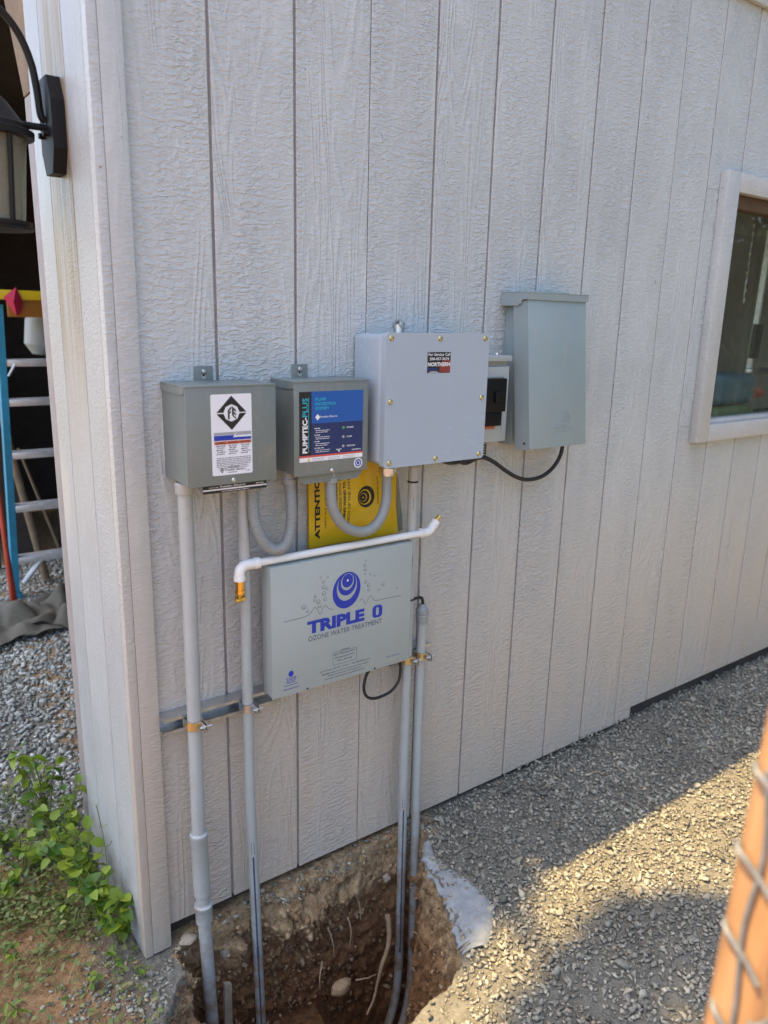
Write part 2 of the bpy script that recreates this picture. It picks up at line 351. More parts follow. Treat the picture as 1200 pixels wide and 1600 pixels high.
def grime(M, amount=0.22, mud=False, tint=(0.40, 0.35, 0.27)):
    """Dust, run marks and smears over a finished surface; mud where pipes enter the pit"""
    nt, L, b = nodes(M); tc = N(nt, 'ShaderNodeTexCoord'); ge = N(nt, 'ShaderNodeNewGeometry'); inp = b.inputs['Base Color']; src = inp.links[0].from_socket if inp.links else None
    mp = N(nt, 'ShaderNodeMapping'); mp.inputs['Scale'].default_value = (55, 55, 5); L.new(ge.outputs['Position'], mp.inputs[0])
    n1 = N(nt, 'ShaderNodeTexNoise'); n1.inputs['Scale'].default_value = 1; n1.inputs['Detail'].default_value = 5; L.new(mp.outputs[0], n1.inputs['Vector'])
    n2 = N(nt, 'ShaderNodeTexNoise'); n2.inputs['Scale'].default_value = 24; n2.inputs['Detail'].default_value = 7; n2.inputs['Roughness'].default_value = 0.75; L.new(ge.outputs['Position'], n2.inputs['Vector'])
    def mr(a, lo, hi, o0, o1):
        n = N(nt, 'ShaderNodeMapRange'); L.new(a, n.inputs[0])
        for i, q in enumerate((lo, hi, o0, o1)): n.inputs[i + 1].default_value = q
        return n.outputs[0]
    mm = N(nt, 'ShaderNodeMath', operation='MULTIPLY'); L.new(mr(n1.outputs[0], 0.48, 0.72, 0.0, 1.0), mm.inputs[0]); L.new(mr(n2.outputs[0], 0.42, 0.62, 0.0, amount), mm.inputs[1]); fac = mm.outputs[0]
    ad = N(nt, 'ShaderNodeMath', operation='ADD'); L.new(fac, ad.inputs[0]); L.new(mr(n2.outputs[0], 0.56, 0.74, 0.0, amount * 0.8), ad.inputs[1]); fac = ad.outputs[0]
    if mud:
        sx = N(nt, 'ShaderNodeSeparateXYZ'); L.new(ge.outputs['Position'], sx.inputs[0]); m2 = N(nt, 'ShaderNodeMath', operation='MULTIPLY'); L.new(mr(sx.outputs[2], -0.35, 0.30, 1.0, 0.0), m2.inputs[0]); L.new(mr(n2.outputs[0], 0.44, 0.60, 0.0, 0.9), m2.inputs[1])
        a2 = N(nt, 'ShaderNodeMath', operation='MAXIMUM'); L.new(fac, a2.inputs[0]); L.new(m2.outputs[0], a2.inputs[1]); fac = a2.outputs[0]
    mx = N(nt, 'ShaderNodeMix', data_type='RGBA'); L.new(fac, mx.inputs[0])
    if src: L.new(src, mx.inputs[6])
    else: mx.inputs[6].default_value = inp.default_value
    mx.inputs[7].default_value = (*tint, 1); L.new(mx.outputs[2], inp)
for m_ in (M_grey, M_greyl, M_disc, M_fib, M_brk): grime(m_)
for m_ in (M_pvc, M_pvcd): grime(m_, 0.25, True, (0.27, 0.17, 0.09))
grime(M_fab, 0.9, False, (0.26, 0.21, 0.15)); grime(M_wpvc, 0.15)
# ground: gravel fines, bare earth to the left, grey crust over brown subsoil in the pit
def ground_mat():
    M = mat('ground', (0.2, 0.2, 0.2), 0.95); nt, L, b = nodes(M)
    tc = N(nt, 'ShaderNodeTexCoord'); sx = N(nt, 'ShaderNodeSeparateXYZ'); L.new(tc.outputs['Object'], sx.inputs[0])
    def nz(s, d, rg=0.6):
        n = N(nt, 'ShaderNodeTexNoise'); n.inputs['Scale'].default_value = s; n.inputs['Detail'].default_value = d; n.inputs['Roughness'].default_value = rg; L.new(tc.outputs['Object'], n.inputs['Vector']); return n.outputs[0]
    def mrg(a, lo, hi, o0=0.0, o1=1.0):
        n = N(nt, 'ShaderNodeMapRange'); L.new(a, n.inputs[0])
        for i, q in enumerate((lo, hi, o0, o1)): n.inputs[i + 1].default_value = q
        n.interpolation_type = 'SMOOTHSTEP'; return n.outputs[0]
    def mth(op, a, bb):
        n = N(nt, 'ShaderNodeMath', operation=op); n.use_clamp = True if op in ('MULTIPLY',) else False
        for i, q in enumerate((a, bb)):
            if isinstance(q, (int, float)): n.inputs[i].default_value = q
            else: L.new(q, n.inputs[i])
        return n.outputs[0]
    def mix(f, a, bb):
        n = N(nt, 'ShaderNodeMix', data_type='RGBA'); L.new(f, n.inputs[0])
        for i, q in ((6, a), (7, bb)):
            if isinstance(q, tuple): n.inputs[i].default_value = (*q, 1)
            else: L.new(q, n.inputs[i])
        return n.outputs[2]
    n1, n2, n3 = nz(9, 8, 0.7), nz(45, 6, 0.7), nz(160, 4, 0.7)
    vo = N(nt, 'ShaderNodeTexVoronoi'); vo.inputs['Scale'].default_value = 90; L.new(tc.outputs['Object'], vo.inputs['Vector'])
    grav = mix(mrg(n2, 0.3, 0.7), (0.125, 0.115, 0.09), (0.255, 0.235, 0.185))
    grav = mix(mth('MULTIPLY', mrg(vo.outputs['Color'], 0.2, 0.9), 0.4), grav, (0.30, 0.275, 0.225))
    soil = mix(mrg(n2, 0.32, 0.68), (0.23, 0.115, 0.045), (0.46, 0.265, 0.125))
    crust = mix(mrg(n2, 0.35, 0.65), (0.22, 0.135, 0.065), (0.50, 0.345, 0.19))
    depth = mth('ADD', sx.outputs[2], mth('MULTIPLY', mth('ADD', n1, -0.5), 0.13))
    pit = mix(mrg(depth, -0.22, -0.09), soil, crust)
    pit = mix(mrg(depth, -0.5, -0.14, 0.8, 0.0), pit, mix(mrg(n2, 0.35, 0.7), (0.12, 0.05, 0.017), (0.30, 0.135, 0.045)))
    flat = mix(mrg(mth('ADD', sx.outputs[0], mth('MULTIPLY', mth('ADD', n1, -0.5), 0.5)), -0.20, -0.04), soil, grav)
    # earth only where the weeds grow, gravel again further along the drive
    flat = mix(mrg(mth('ADD', sx.outputs[1], mth('MULTIPLY', mth('ADD', n1, -0.5), 0.6)), 0.45, 0.75), flat, grav)
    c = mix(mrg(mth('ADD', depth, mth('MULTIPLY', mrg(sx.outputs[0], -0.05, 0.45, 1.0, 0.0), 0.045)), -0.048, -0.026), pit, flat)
    near = mth('MULTIPLY', mth('MULTIPLY', mrg(sx.outputs[1], -0.11, -0.06), mrg(sx.outputs[0], 0.84, 0.92, 1.0, 0.0)), mth('MULTIPLY', mrg(sx.outputs[0], 0.0, 0.07), mrg(n1, 0.30, 0.52, 0.55, 1.0)))
    c = mix(near, c, pit)
    L.new(c, b.inputs['Base Color'])
    h = mth('ADD', mth('ADD', mth('MULTIPLY', n2, 0.9), mth('MULTIPLY', n3, 0.4)), mth('MULTIPLY', n1, 0.4))
    bp = N(nt, 'ShaderNodeBump'); bp.inputs['Strength'].default_value = 1.0; bp.inputs['Distance'].default_value = 0.014; L.new(h, bp.inputs['Height']); L.new(bp.outputs[0], b.inputs['Normal'])
    return M
M_ground = ground_mat()
def glass_mat():
    M = mat('window_glass', (0.85, 0.9, 0.88), 0.02); nt, L, b = nodes(M)
    tr = N(nt, 'ShaderNodeBsdfTransparent'); tr.inputs[0].default_value = (0.80, 0.84, 0.80, 1); gl = N(nt, 'ShaderNodeBsdfGlossy'); gl.inputs['Roughness'].default_value = 0.03
    tc = N(nt, 'ShaderNodeTexCoord'); nz = N(nt, 'ShaderNodeTexNoise'); nz.inputs['Scale'].default_value = 5; L.new(tc.outputs['Object'], nz.inputs['Vector'])
    bp = N(nt, 'ShaderNodeBump'); bp.inputs['Strength'].default_value = 0.12; bp.inputs['Distance'].default_value = 0.02; L.new(nz.outputs[0], bp.inputs['Height']); L.new(bp.outputs[0], gl.inputs['Normal'])
    fr = N(nt, 'ShaderNodeFresnel'); fr.inputs[0].default_value = 1.5; mx = N(nt, 'ShaderNodeMixShader'); ge = N(nt, 'ShaderNodeNewGeometry'); fb = N(nt, 'ShaderNodeMath', operation='MULTIPLY_ADD'); fb.inputs[1].default_value = -1.0; fb.inputs[2].default_value = 1.0; L.new(ge.outputs['Backfacing'], fb.inputs[0]); ff = N(nt, 'ShaderNodeMath', operation='MULTIPLY'); L.new(fb.outputs[0], ff.inputs[0]); L.new(fr.outputs[0], ff.inputs[1]); L.new(ff.outputs[0], mx.inputs[0]); L.new(tr.outputs[0], mx.inputs[1]); L.new(gl.outputs[0], mx.inputs[2])
    # Dust film on the pane
    df = N(nt, 'ShaderNodeBsdfDiffuse'); df.inputs[0].default_value = (0.42, 0.42, 0.36, 1); dz = N(nt, 'ShaderNodeTexNoise'); dz.inputs['Scale'].default_value = 7; dz.inputs['Detail'].default_value = 5
    mpp = N(nt, 'ShaderNodeMapping'); mpp.inputs['Scale'].default_value = (3.0, 1, 0.5); L.new(tc.outputs['Object'], mpp.inputs[0]); L.new(mpp.outputs[0], dz.inputs['Vector'])
    dr = N(nt, 'ShaderNodeMapRange'); dr.inputs[1].default_value = 0.3; dr.inputs[2].default_value = 0.75; dr.inputs[3].default_value = 0.02; dr.inputs[4].default_value = 0.08; L.new(dz.outputs[0], dr.inputs[0])
    mx2 = N(nt, 'ShaderNodeMixShader'); L.new(dr.outputs[0], mx2.inputs[0]); L.new(mx.outputs[0], mx2.inputs[1]); L.new(df.outputs[0], mx2.inputs[2]); L.new(mx2.outputs[0], nt['Material Output'].inputs[0]); return M
M_glass = glass_mat()
def lantern_glass():
    M = mat('seeded_glass', (0.34, 0.34, 0.27), 0.25, bump=0.8, bscale=45, bdist=0.004); nt, L, b = nodes(M)
    tr = N(nt, 'ShaderNodeBsdfTransparent'); tr.inputs[0].default_value = (0.75, 0.76, 0.68, 1); mx = N(nt, 'ShaderNodeMixShader'); mx.inputs[0].default_value = 0.6
    L.new(b.outputs[0], mx.inputs[1]); L.new(tr.outputs[0], mx.inputs[2]); L.new(mx.outputs[0], nt['Material Output'].inputs[0]); return M
M_lglass = lantern_glass()
def post_mat():
    M = mat('weathered_orange_wood', (0.5, 0.22, 0.07), 0.75); nt, L, b = nodes(M)
    tc = N(nt, 'ShaderNodeTexCoord'); mp = N(nt, 'ShaderNodeMapping'); mp.inputs['Scale'].default_value = (60, 60, 5); L.new(tc.outputs['Object'], mp.inputs[0])
    nz = N(nt, 'ShaderNodeTexNoise'); nz.inputs['Scale'].default_value = 1; nz.inputs['Detail'].default_value = 6; L.new(mp.outputs[0], nz.inputs['Vector'])
    r = ramp(nt, [(0.25, (0.15, 0.085, 0.05)), (0.5, (0.36, 0.19, 0.085)), (0.8, (0.42, 0.26, 0.145))]); L.new(nz.outputs[0], r.inputs[0]); L.new(r.outputs[0], b.inputs['Base Color'])
    bp = N(nt, 'ShaderNodeBump'); bp.inputs['Strength'].default_value = 0.5; bp.inputs['Distance'].default_value = 0.002; L.new(nz.outputs[0], bp.inputs['Height']); L.new(bp.outputs[0], b.inputs['Normal']); return M
M_post = post_mat()

# ------------------------------------------------------------------ ground sheet with the pit
PC = np.array([0.38, -0.28])
RIM = [(0.02, -0.028), (0.20, -0.018), (0.45, -0.014), (0.70, -0.014), (0.80, -0.035), (0.815, -0.08), (0.765, -0.15), (0.725, -0.19), (0.705, -0.29), (0.655, -0.385), (0.615, -0.47),
       (0.585, -0.515), (0.50, -0.545), (0.344, -0.565), (0.18, -0.575), (0.0, -0.50), (-0.09, -0.38), (-0.095, -0.26), (-0.055, -0.185), (-0.005, -0.13), (0.025, -0.085)]
def fbm(x, y, z, s, o=4):
    return noise.fractal(Vector((x * s, y * s, z * s)), 1.0, 2.0, o)
NA = 520
def rim_radius():
    P = np.array(RIM) - PC; ang = np.linspace(-math.pi, math.pi, NA, endpoint=False); out = []
    for a in ang:
        d = np.array([math.cos(a), math.sin(a)]); best = 0.4
        for i in range(len(P)):
            p, q = P[i], P[(i + 1) % len(P)]; e = q - p; den = d[0] * e[1] - d[1] * e[0]
            if abs(den) < 1e-9: continue
            t = (p[0] * e[1] - p[1] * e[0]) / den; u = (p[0] * d[1] - p[1] * d[0]) / den
            if t > 0 and -1e-6 <= u <= 1 + 1e-6: best = t
        out.append(best)
    return ang, np.array(out)
ANG, RR = rim_radius()
RR = RR + np.array([0.010 * noise.noise(Vector((math.cos(a) * 9, math.sin(a) * 9, 0.5))) + 0.006 * noise.noise(Vector((math.cos(a) * 28, math.sin(a) * 28, 1.5))) for a in ANG]) * np.where(np.sin(ANG) > 0.45, 0.0, 1.0)
for _ in range(1): RR = 0.25 * np.roll(RR, 1) + 0.5 * RR + 0.25 * np.roll(RR, -1)
def base_z(x, y):
    """lie of the land outside the pit"""
    t = min(max((0.45 - x) / 0.55, 0), 1); t = t * t * (3 - 2 * t)
    z = -0.014 - 0.042 * t
    k = min(max((y - 0.3) / 1.0, 0), 1); z = z * (1 - k) - 0.02 * k
    if y > 0.02 and x > 0.3: z -= 0.02 * min(1, (y - 0.02) / 0.1) * min(1, (x - 0.3) / 0.2) * (1 - k)
    z += 0.006 * fbm(x, y, 0, 3, 2) * (1 if abs(x) < 5 else 0)
    return z
verts = []; rings_n = 0
north = np.clip((np.sin(ANG) - 0.25) / 0.4, 0, 1); east = np.clip((np.cos(ANG) - 0.3) / 0.5, 0, 1); west = np.clip((-np.cos(ANG) - 0.35) / 0.4, 0, 1)
DEP = 0.50 + 0.28 * east
def addring(fn):
    global rings_n
    for i in range(NA): verts.append(fn(i))
    rings_n += 1
NF, NW = 10, 74
def bottom_r(i): return RR[i] - (0.05 * east[i] * (1 - north[i]) + 0.13 * west[i] * (1 - north[i]) + 0.03 * (1 - north[i])) + 0.012 * north[i]
for k in range(1, NF + 1):
    def fn(i, k=k):
        r = bottom_r(i) * k / NF; x, y = PC[0] + r * math.cos(ANG[i]), PC[1] + r * math.sin(ANG[i])
        return (x, y, -DEP[i] * (0.9 + 0.1 * k / NF) + 0.03 * fbm(x, y, 1, 9) - 0.02)
    addring(fn)
for k in range(1, NW + 1):
    def fn(i, k=k):
        t = k / NW; z = -DEP[i] * (1 - t) + t * base_z(PC[0] + RR[i] * math.cos(ANG[i]), PC[1] + RR[i] * math.sin(ANG[i]))
        r = bottom_r(i) + (RR[i] - bottom_r(i)) * (t ** 0.8)
        x, y = PC[0] + r * math.cos(ANG[i]), PC[1] + r * math.sin(ANG[i])
        a = min(1, (1 - t) * 9) * min(1, t * 8)
        ridge = abs(fbm(x, y, z, 11, 3)); lump = fbm(x, y, z, 24, 4); fine_ = fbm(x, y, z, 70, 3)
        r -= a * (0.012 + 0.040 * ridge * (1 - 0.45 * north[i]) + 0.017 * lump + 0.006 * fine_) - a * 0.016
        r -= 0.010 * math.exp(-((t - 0.84) / 0.09) ** 2) * (0.6 + fbm(x, y, 3, 5, 2)) * north[i]
        # the bank bulges between the conduits and is hollow below
        bx = max(0, min(1, (x - 0.265) / 0.06)) * max(0, min(1, (0.69 - x) / 0.07)) + 0.7 * max(0, min(1, (x - 0.12) / 0.03)) * max(0, min(1, (0.215 - x) / 0.03))
        bul = north[i] * bx * math.exp(-((z + 0.11 + 0.25 * (x - 0.45) ** 2) / 0.075) ** 2); r -= bul * (0.040 + 0.045 * ridge + 0.03 * fbm(x, 0.0, z, 16, 3))
        cl_ = noise.noise(Vector((x * 38, y * 38, z * 38))); r -= a * 0.012 * max(0, cl_) * north[i]
        return (PC[0] + r * math.cos(ANG[i]), PC[1] + r * math.sin(ANG[i]), z + 0.004 * lump)
    addring(fn)
NO = 92
for k in range(1, NO + 1):
    d = 0.004 * k + 0.00045 * k * k if k <= 60 else 0.004 * 60 + 0.00045 * 3600 + 0.12 * (1.30 ** (k - 60) - 1)
    def fn(i, d=d):
        far = min(1, d / 1.2); r = RR[i] + d
        rr = r * (1 - far) + (0.5 + d) * far
        x, y = PC[0] + rr * math.cos(ANG[i]), PC[1] + rr * math.sin(ANG[i])
        lip = 0.010 * math.exp(-d / 0.02) * fbm(x, y, 2, 25, 3)
        return (x, y, base_z(x, y) + lip + (0.004 * fbm(x, y, 5, 30, 3) if d < 2 else 0))
    addring(fn)
faces = []
for k in range(rings_n - 1):
    a, b = k * NA, (k + 1) * NA
    for i in range(NA):
        j = (i + 1) % NA; faces.append((a + i, a + j, b + j, b + i))
faces.append(tuple(range(NA))[::-1])
gm = MB(); gm.v = verts; gm.f = faces
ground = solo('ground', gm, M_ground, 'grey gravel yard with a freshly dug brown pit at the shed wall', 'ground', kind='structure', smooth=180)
from mathutils.bvhtree import BVHTree
_bvh = BVHTree.FromPolygons([Vector(v) for v in verts], faces)
def gz(x, y):
    h = _bvh.ray_cast(Vector((x, y, 3)), Vector((0, 0, -1)))
    return h[0].z if h[0] else 0.0
_rimP = [(PC[0] + RR[i] * math.cos(ANG[i]), PC[1] + RR[i] * math.sin(ANG[i])) for i in range(NA)]
def pit_d(x, y):
    """distance outside the rim along the ray from the pit's centre (negative inside)"""
    a = math.atan2(y - PC[1], x - PC[0]); i = int((a + math.pi) / (2 * math.pi) * NA) % NA
    return math.hypot(x - PC[0], y - PC[1]) - RR[i]

# ------------------------------------------------------------------ shed
shed = thing('shed', 'pale grey painted wooden shed with grooved upright siding', 'shed', (0, 0, 0))
G = 0.2032
def board(x0, x1, zb, zt, y0=0.0, y1=0.0105, notch=None):
    mb = MB(); c = 0.0015
    if notch:
        nx, nz_ = notch
        mb.prism([(x0, zb), (nx, zb), (nx, nz_), (x1, nz_), (x1, zt), (x0, zt)], 'y', y0, y1); return mb
    # boards with eased long edges
    pr = [(x0, y1), (x0, y0 + c), (x0 + c, y0), (x1 - c, y0), (x1, y0 + c), (x1, y1)]
    return mb.prism(pr, 'z', zb, zt)
WB = 0.006; WT = 2.74
joints = {3, 9, 15, 21}
winX = (2.18, 3.02); winZ = (1.17, 2.0)
shared = {}
def place_board(x0, x1, zb, zt, notch=None):
    o = ORG[shed.name]; key = (round(x1 - x0, 4), round(zt - zb, 3), notch)
    if key not in shared:
        mb = board(0, x1 - x0, 0, zt - zb, notch=(notch[0] - x0, notch[1] - zb) if notch else None); shared[key] = mb.mesh('siding_board', smooth=0)
        shared[key].materials.append(M_side)
    ob = bpy.data.objects.new('siding_board', shared[key]); col.objects.link(ob); ob.parent = shed; ob.location = (x0, 0, zb)
for k in range(0, 30):
    gl = 0.0012 if k in joints else 0.0036; gr = 0.0012 if (k + 1) in joints else 0.0036
    x0, x1 = max(k * G + gl, 0.0), (k + 1) * G - gr
    zb = WB if k * G < 1.9 else 0.052
    if k == 9: place_board(x0, x1, WB, WT, notch=(1.928, 0.052)); continue
    if x1 <= winX[0] or x0 >= winX[1]: place_board(x0, x1, zb, WT)
    else:
        place_board(x0, x1, zb, winZ[0]); place_board(x0, x1, winZ[1], WT)
        if x0 < winX[0]: place_board(x0, winX[0], winZ[0] + 0.001, winZ[1] - 0.001)
        if x1 > winX[1]: place_board(winX[1], x1, winZ[0] + 0.001, winZ[1] - 0.001)
mb = MB()
for a, b_, c, d in ((0.0, 1.924, 0.012, WT), (1.924, winX[0], 0.058, WT), (winX[1], 6.1, 0.058, WT), (winX[0], winX[1], 0.058, winZ[0]), (winX[0], winX[1], winZ[1], WT)): mb.box(a, b_, 0.0065, 0.03, c, d)
part('backing_sheet', mb, M_back, shed)
part('sill_plate', MB().box(0.0, 6.1, 0.03, 0.12, -0.06, 0.07), M_dark, shed)
# corner boards
part('corner_board', MB().box(-0.0238, 0.0225, -0.0172, -0.0005, -0.046, WT, 0.0012), M_trim, shed)
part('corner_board', MB().box(-0.045, -0.0245, -0.0165, 0.012, -0.050, WT, 0.0012), M_trim, shed)
# end wall (towards the drive): pier of three strips, jamb, header
for i, (y0, y1) in enumerate(((0.014, 0.148), (0.1525, 0.328), (0.3325, 0.452))):
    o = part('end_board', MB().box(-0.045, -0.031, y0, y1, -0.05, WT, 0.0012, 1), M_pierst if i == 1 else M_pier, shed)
part('end_backing', MB().box(-0.034, 0.0, 0.02, 0.47, -0.05, WT), M_back, shed)
part('jamb_trim', MB().box(-0.040, -0.018, 0.454, 0.535, -0.05, 2.03, 0.002), M_jamb, shed)
part('door_jamb', MB().box(-0.030, 0.10, 0.537, 0.575, -0.05, 2.75, 0.002), M_wood, shed)
part('corner_brace', MB().prism([(0.454, 2.033), (0.535, 2.033), (0.72, 2.40), (0.72, 2.75), (0.454, 2.75)], 'x', -0.041, -0.019), M_wood, shed)
part('header_board', MB().box(-0.045, 0.0, 0.722, 3.6, 2.36, 2.75), M_pier, shed)
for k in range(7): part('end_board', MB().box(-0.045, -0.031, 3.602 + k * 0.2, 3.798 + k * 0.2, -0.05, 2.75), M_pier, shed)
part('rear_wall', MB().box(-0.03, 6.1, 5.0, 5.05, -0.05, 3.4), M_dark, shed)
part('far_wall', MB().box(6.1, 6.15, 0.0, 5.05, -0.05, 3.4), M_side, shed)
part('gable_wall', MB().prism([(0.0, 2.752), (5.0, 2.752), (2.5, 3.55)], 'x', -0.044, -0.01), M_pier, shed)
part('frieze_board', MB().box(-0.045, 6.1, -0.0195, -0.001, 2.592, 2.76, 0.002), M_trim, shed)
part('fascia_board', MB().box(-0.16, 6.2, -0.040, -0.0205, 2.64, 2.80, 0.002), M_trim, shed)
rf = part('roof', MB().prism([(-0.045, 2.80), (2.5, 3.62), (5.15, 2.78), (5.15, 2.83), (2.5, 3.69), (-0.045, 2.86)], 'x', -0.17, 6.2), M_roof, shed)
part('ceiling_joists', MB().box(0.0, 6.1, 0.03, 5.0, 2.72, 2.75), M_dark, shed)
# window
win = part('window', MB().box(2.178, 2.20, -0.012, 0.05, 1.172, 1.998), M_wood, shed)
for nm, a in (('frame_board', (2.105, 2.182, -0.034, -0.0006, 1.108, 2.062)), ('frame_board', (3.02, 3.095, -0.034, -0.0006, 1.108, 2.062)),
              ('frame_board', (2.183, 3.019, -0.0335, -0.0006, 1.108, 1.172)), ('frame_board', (2.183, 3.019, -0.0335, -0.0006, 1.998, 2.062))):
    part(nm, MB().box(*a, 0.0025), M_trim, win)
part('head_sash', MB().box(2.20, 3.0, 0.0, 0.05, 1.952, 1.998, 0.002), mat('brown_sash', (0.085, 0.055, 0.035), 0.7, var=0.3), win)
part('sill', MB().box(2.20, 3.02, -0.010, 0.06, 1.1725, 1.186, 0.002), M_trim, win)
part('side_sash', MB().box(3.0, 3.019, -0.01, 0.05, 1.186, 1.998), M_wood, win)
part('pane', MB().box(2.2005, 2.9995, 0.030, 0.034, 1.1865, 1.9515), M_glass, win)

# things inside the window
part_root = thing('seed_bag', 'blue and green bag lying inside the window', 'bag', (2.55, 0.2, 1.135))
part('sack', MB().box(2.44, 2.74, 0.10, 0.28, 1.215, 1.345, 0.035, 3), M_bag, part_root)
part('lower_band', MB().box(2.435, 2.745, 0.095, 0.285, 1.135, 1.213, 0.03, 3), M_bagg, part_root)
solo('window_shelf', MB().box(2.25, 3.6, 0.07, 0.42, 1.10, 1.132, 0.003), M_dark, 'dark shelf board inside the window', 'shelf', loc=(2.9, 0.25, 1.10))
solo('red_tin', MB().lathe((2.84, 0.17, 1.25), (1, 0.1, 0), [(0.02, 0), (0.021, 0.004), (0.021, 0.07), (0.02, 0.074)], 18), M_redm, 'small red tin lying behind the window pane', 'tin', loc=(2.87, 0.17, 1.25))
t = thing('tool_rack', 'dark upright tool with chrome fittings behind the window', 'tool', (2.87, 0.22, 1.132))
part('shaft', MB().tube([(2.90, 0.24, 1.132), (2.93, 0.24, 1.95)], 0.016, 14), M_alu, t)
part('grip', MB().tube([(2.905, 0.225, 1.40), (2.912, 0.225, 1.55)], 0.022, 14), M_black, t)
part('bracket', MB().box(2.83, 2.97, 0.18, 0.215, 1.33, 1.36, 0.005), M_galv, t)
solo('hanging_chain', MB().tube([(2.52 + 0.003 * math.sin(k * 1.9), 0.09, 1.93 - k * 0.012) for k in range(26)], [0.0035 if k % 3 else 0.007 for k in range(26)], 8), M_galv, 'thin bead chain hanging inside the window', 'chain', loc=(2.52, 0.09, 1.62))

# ------------------------------------------------------------------ lantern on the end wall
LX, LY = -0.186, 0.215
t = thing('wall_lantern', 'black iron lantern with seeded glass on the shed end wall', 'lantern', (-0.045, 0.215, 1.92))
bp_ = MB()
oct_ = [(0.188, 1.815), (0.242, 1.815), (0.265, 1.862), (0.265, 1.955), (0.242, 2.003), (0.188, 2.003), (0.165, 1.955), (0.165, 1.862)]
bp_.prism(oct_, 'x', -0.073, -0.0455)
part('back_plate', bp_, M_lant, t, smooth=20)
part('scroll_arm', MB().tube(crv([(-0.073, LY, 1.918), (-0.082, LY, 1.93), (-0.086, LY, 1.98), (-0.094, LY, 2.03), (-0.115, LY, 2.08), (-0.148, LY, 2.115), (-0.18, LY, 2.118), (-0.20, LY, 2.095)], 8), 0.0075, 10), M_lant, t)
part('arm', MB().tube([(-0.073, LY, 1.906), (-0.17, LY, 1.906)], 0.007, 10), M_lant, t)
part('screw', MB().tube([(-0.084, 0.200, 1.893), (-0.073, 0.200, 1.893)], 0.006, 10), M_lant, t)
part('screw', MB().tube([(-0.084, 0.238, 1.893), (-0.073, 0.238, 1.893)], 0.006, 10), M_lant, t)
part('cap', MB().lathe((LX, LY, 1.872), (0, 0, 1), [(0.076, 0), (0.086, 0.002), (0.087, 0.014), (0.078, 0.018), (0.077, 0.026), (0.068, 0.031), (0.04, 0.070), (0.022, 0.086), (0.018, 0.11), (0.010, 0.12), (0.010, 0.20)], 32), M_lant, t)
g_ = part('glass', MB().lathe((LX, LY, 1.712), (0, 0, 1), [(0.056, 0), (0.070, 0.160)], 32), M_lglass, t)
for k in range(4):
    a = R(20 + 90 * k); c, s_ = math.cos(a), math.sin(a)
    part('cage_bar', MB().tube([(LX + 0.060 * c, LY + 0.060 * s_, 1.708), (LX + 0.076 * c, LY + 0.076 * s_, 1.874)], 0.0055, 8), M_lant, t)
part('bottom_ring', MB().lathe((LX, LY, 1.692), (0, 0, 1), [(0.052, 0), (0.070, 0.002), (0.072, 0.007), (0.067, 0.010), (0.069, 0.014), (0.069, 0.019), (0.056, 0.021)], 32), M_lant, t)

# ------------------------------------------------------------------ ladder and clutter in the doorway
t = thing('step_ladder', 'blue and aluminium step ladder standing in the dark doorway', 'ladder', (0.36, 2.8, 0))
def rail(x0, x1, y0, y1, zt): 
    q = MB()
    for dy in (0,): q.prism([(x0 - 0.010, 0.0), (x0 + 0.024, 0.0), (x1 + 0.024, zt), (x1 - 0.010, zt)], 'y', 2.745, 2.80)
    return q
part('side_rail', rail(0.192, 0.245, 0, 0, 1.56), M_blue, t); part('side_rail', rail(0.62, 0.567, 0, 0, 1.56), M_blue, t)
for k, z in enumerate((0.205, 0.495, 0.785, 1.065, 1.27)):
    xl = 0.218 + z * 0.034; part('step', MB().box(xl, 0.82 - xl - 0.0, 2.735 + 0.004 * k, 2.815, z - 0.022, z + 0.016, 0.003), M_alu, t)
for sgn, x in ((1, 0.24), (-1, 0.585)): part('step_brace', MB().tube([(x, 2.75, 0.07), (x + sgn * 0.10, 2.75, 0.19)], 0.016, 10), M_alu, t)
part('step_brace', MB().tube([(0.262, 2.75, 1.20), (0.30, 2.75, 1.262)], 0.008, 8), M_alu, t)
part('top_cap', MB().box(0.20, 0.62, 2.68, 2.86, 1.585, 1.632, 0.006), M_lady, t)
part('cap_apron', MB().box(0.28, 0.60, 2.70, 2.72, 1.50, 1.583, 0.004), M_ladb, t)
for x in (0.205, 0.60): part('rear_rail', MB().prism([(x - 0.012, 0.0), (x + 0.018, 0.0), (x + 0.018, 1.56), (x - 0.012, 1.56)], 'y', 3.30, 3.33), M_dark, t)
for x in (0.195, 0.615): part('foot', MB().box(x - 0.016, x + 0.034, 2.735, 2.81, -0.02, 0.012, 0.004), M_blue, t)
fl = MB()
pts = [(0.262, 2.675, 1.595), (0.322, 2.668, 1.645), (0.345, 2.67, 1.585), (0.338, 2.672, 1.525), (0.312, 2.66, 1.505), (0.300, 2.64, 1.575)]
fl.add(pts, [(0, 5, 1), (1, 5, 2), (2, 5, 3), (3, 5, 4), (4, 5, 0)]); fl.add([(p[0], p[1] + 0.004, p[2]) for p in pts], [(1, 5, 0), (2, 5, 1), (3, 5, 2), (4, 5, 3), (0, 5, 4)])
solo('red_rag', fl, M_flag, 'red rag hung over the ladder top', 'rag', loc=(0.3, 2.67, 1.5), smooth=0)
solo('red_pole', MB().tube([(0.155, 2.62, 0.0), (0.135, 2.66, 1.1)], 0.012, 10), M_redm, 'red pole leaning left of the ladder, farther from it', 'pole', loc=(0.15, 2.62, 0))
solo('red_pole', MB().tube([(0.175, 2.64, 0.0), (0.13, 2.72, 0.95)], 0.009, 10), M_redm, 'thin red pole leaning right against the blue ladder rail', 'pole', loc=(0.17, 2.64, 0))
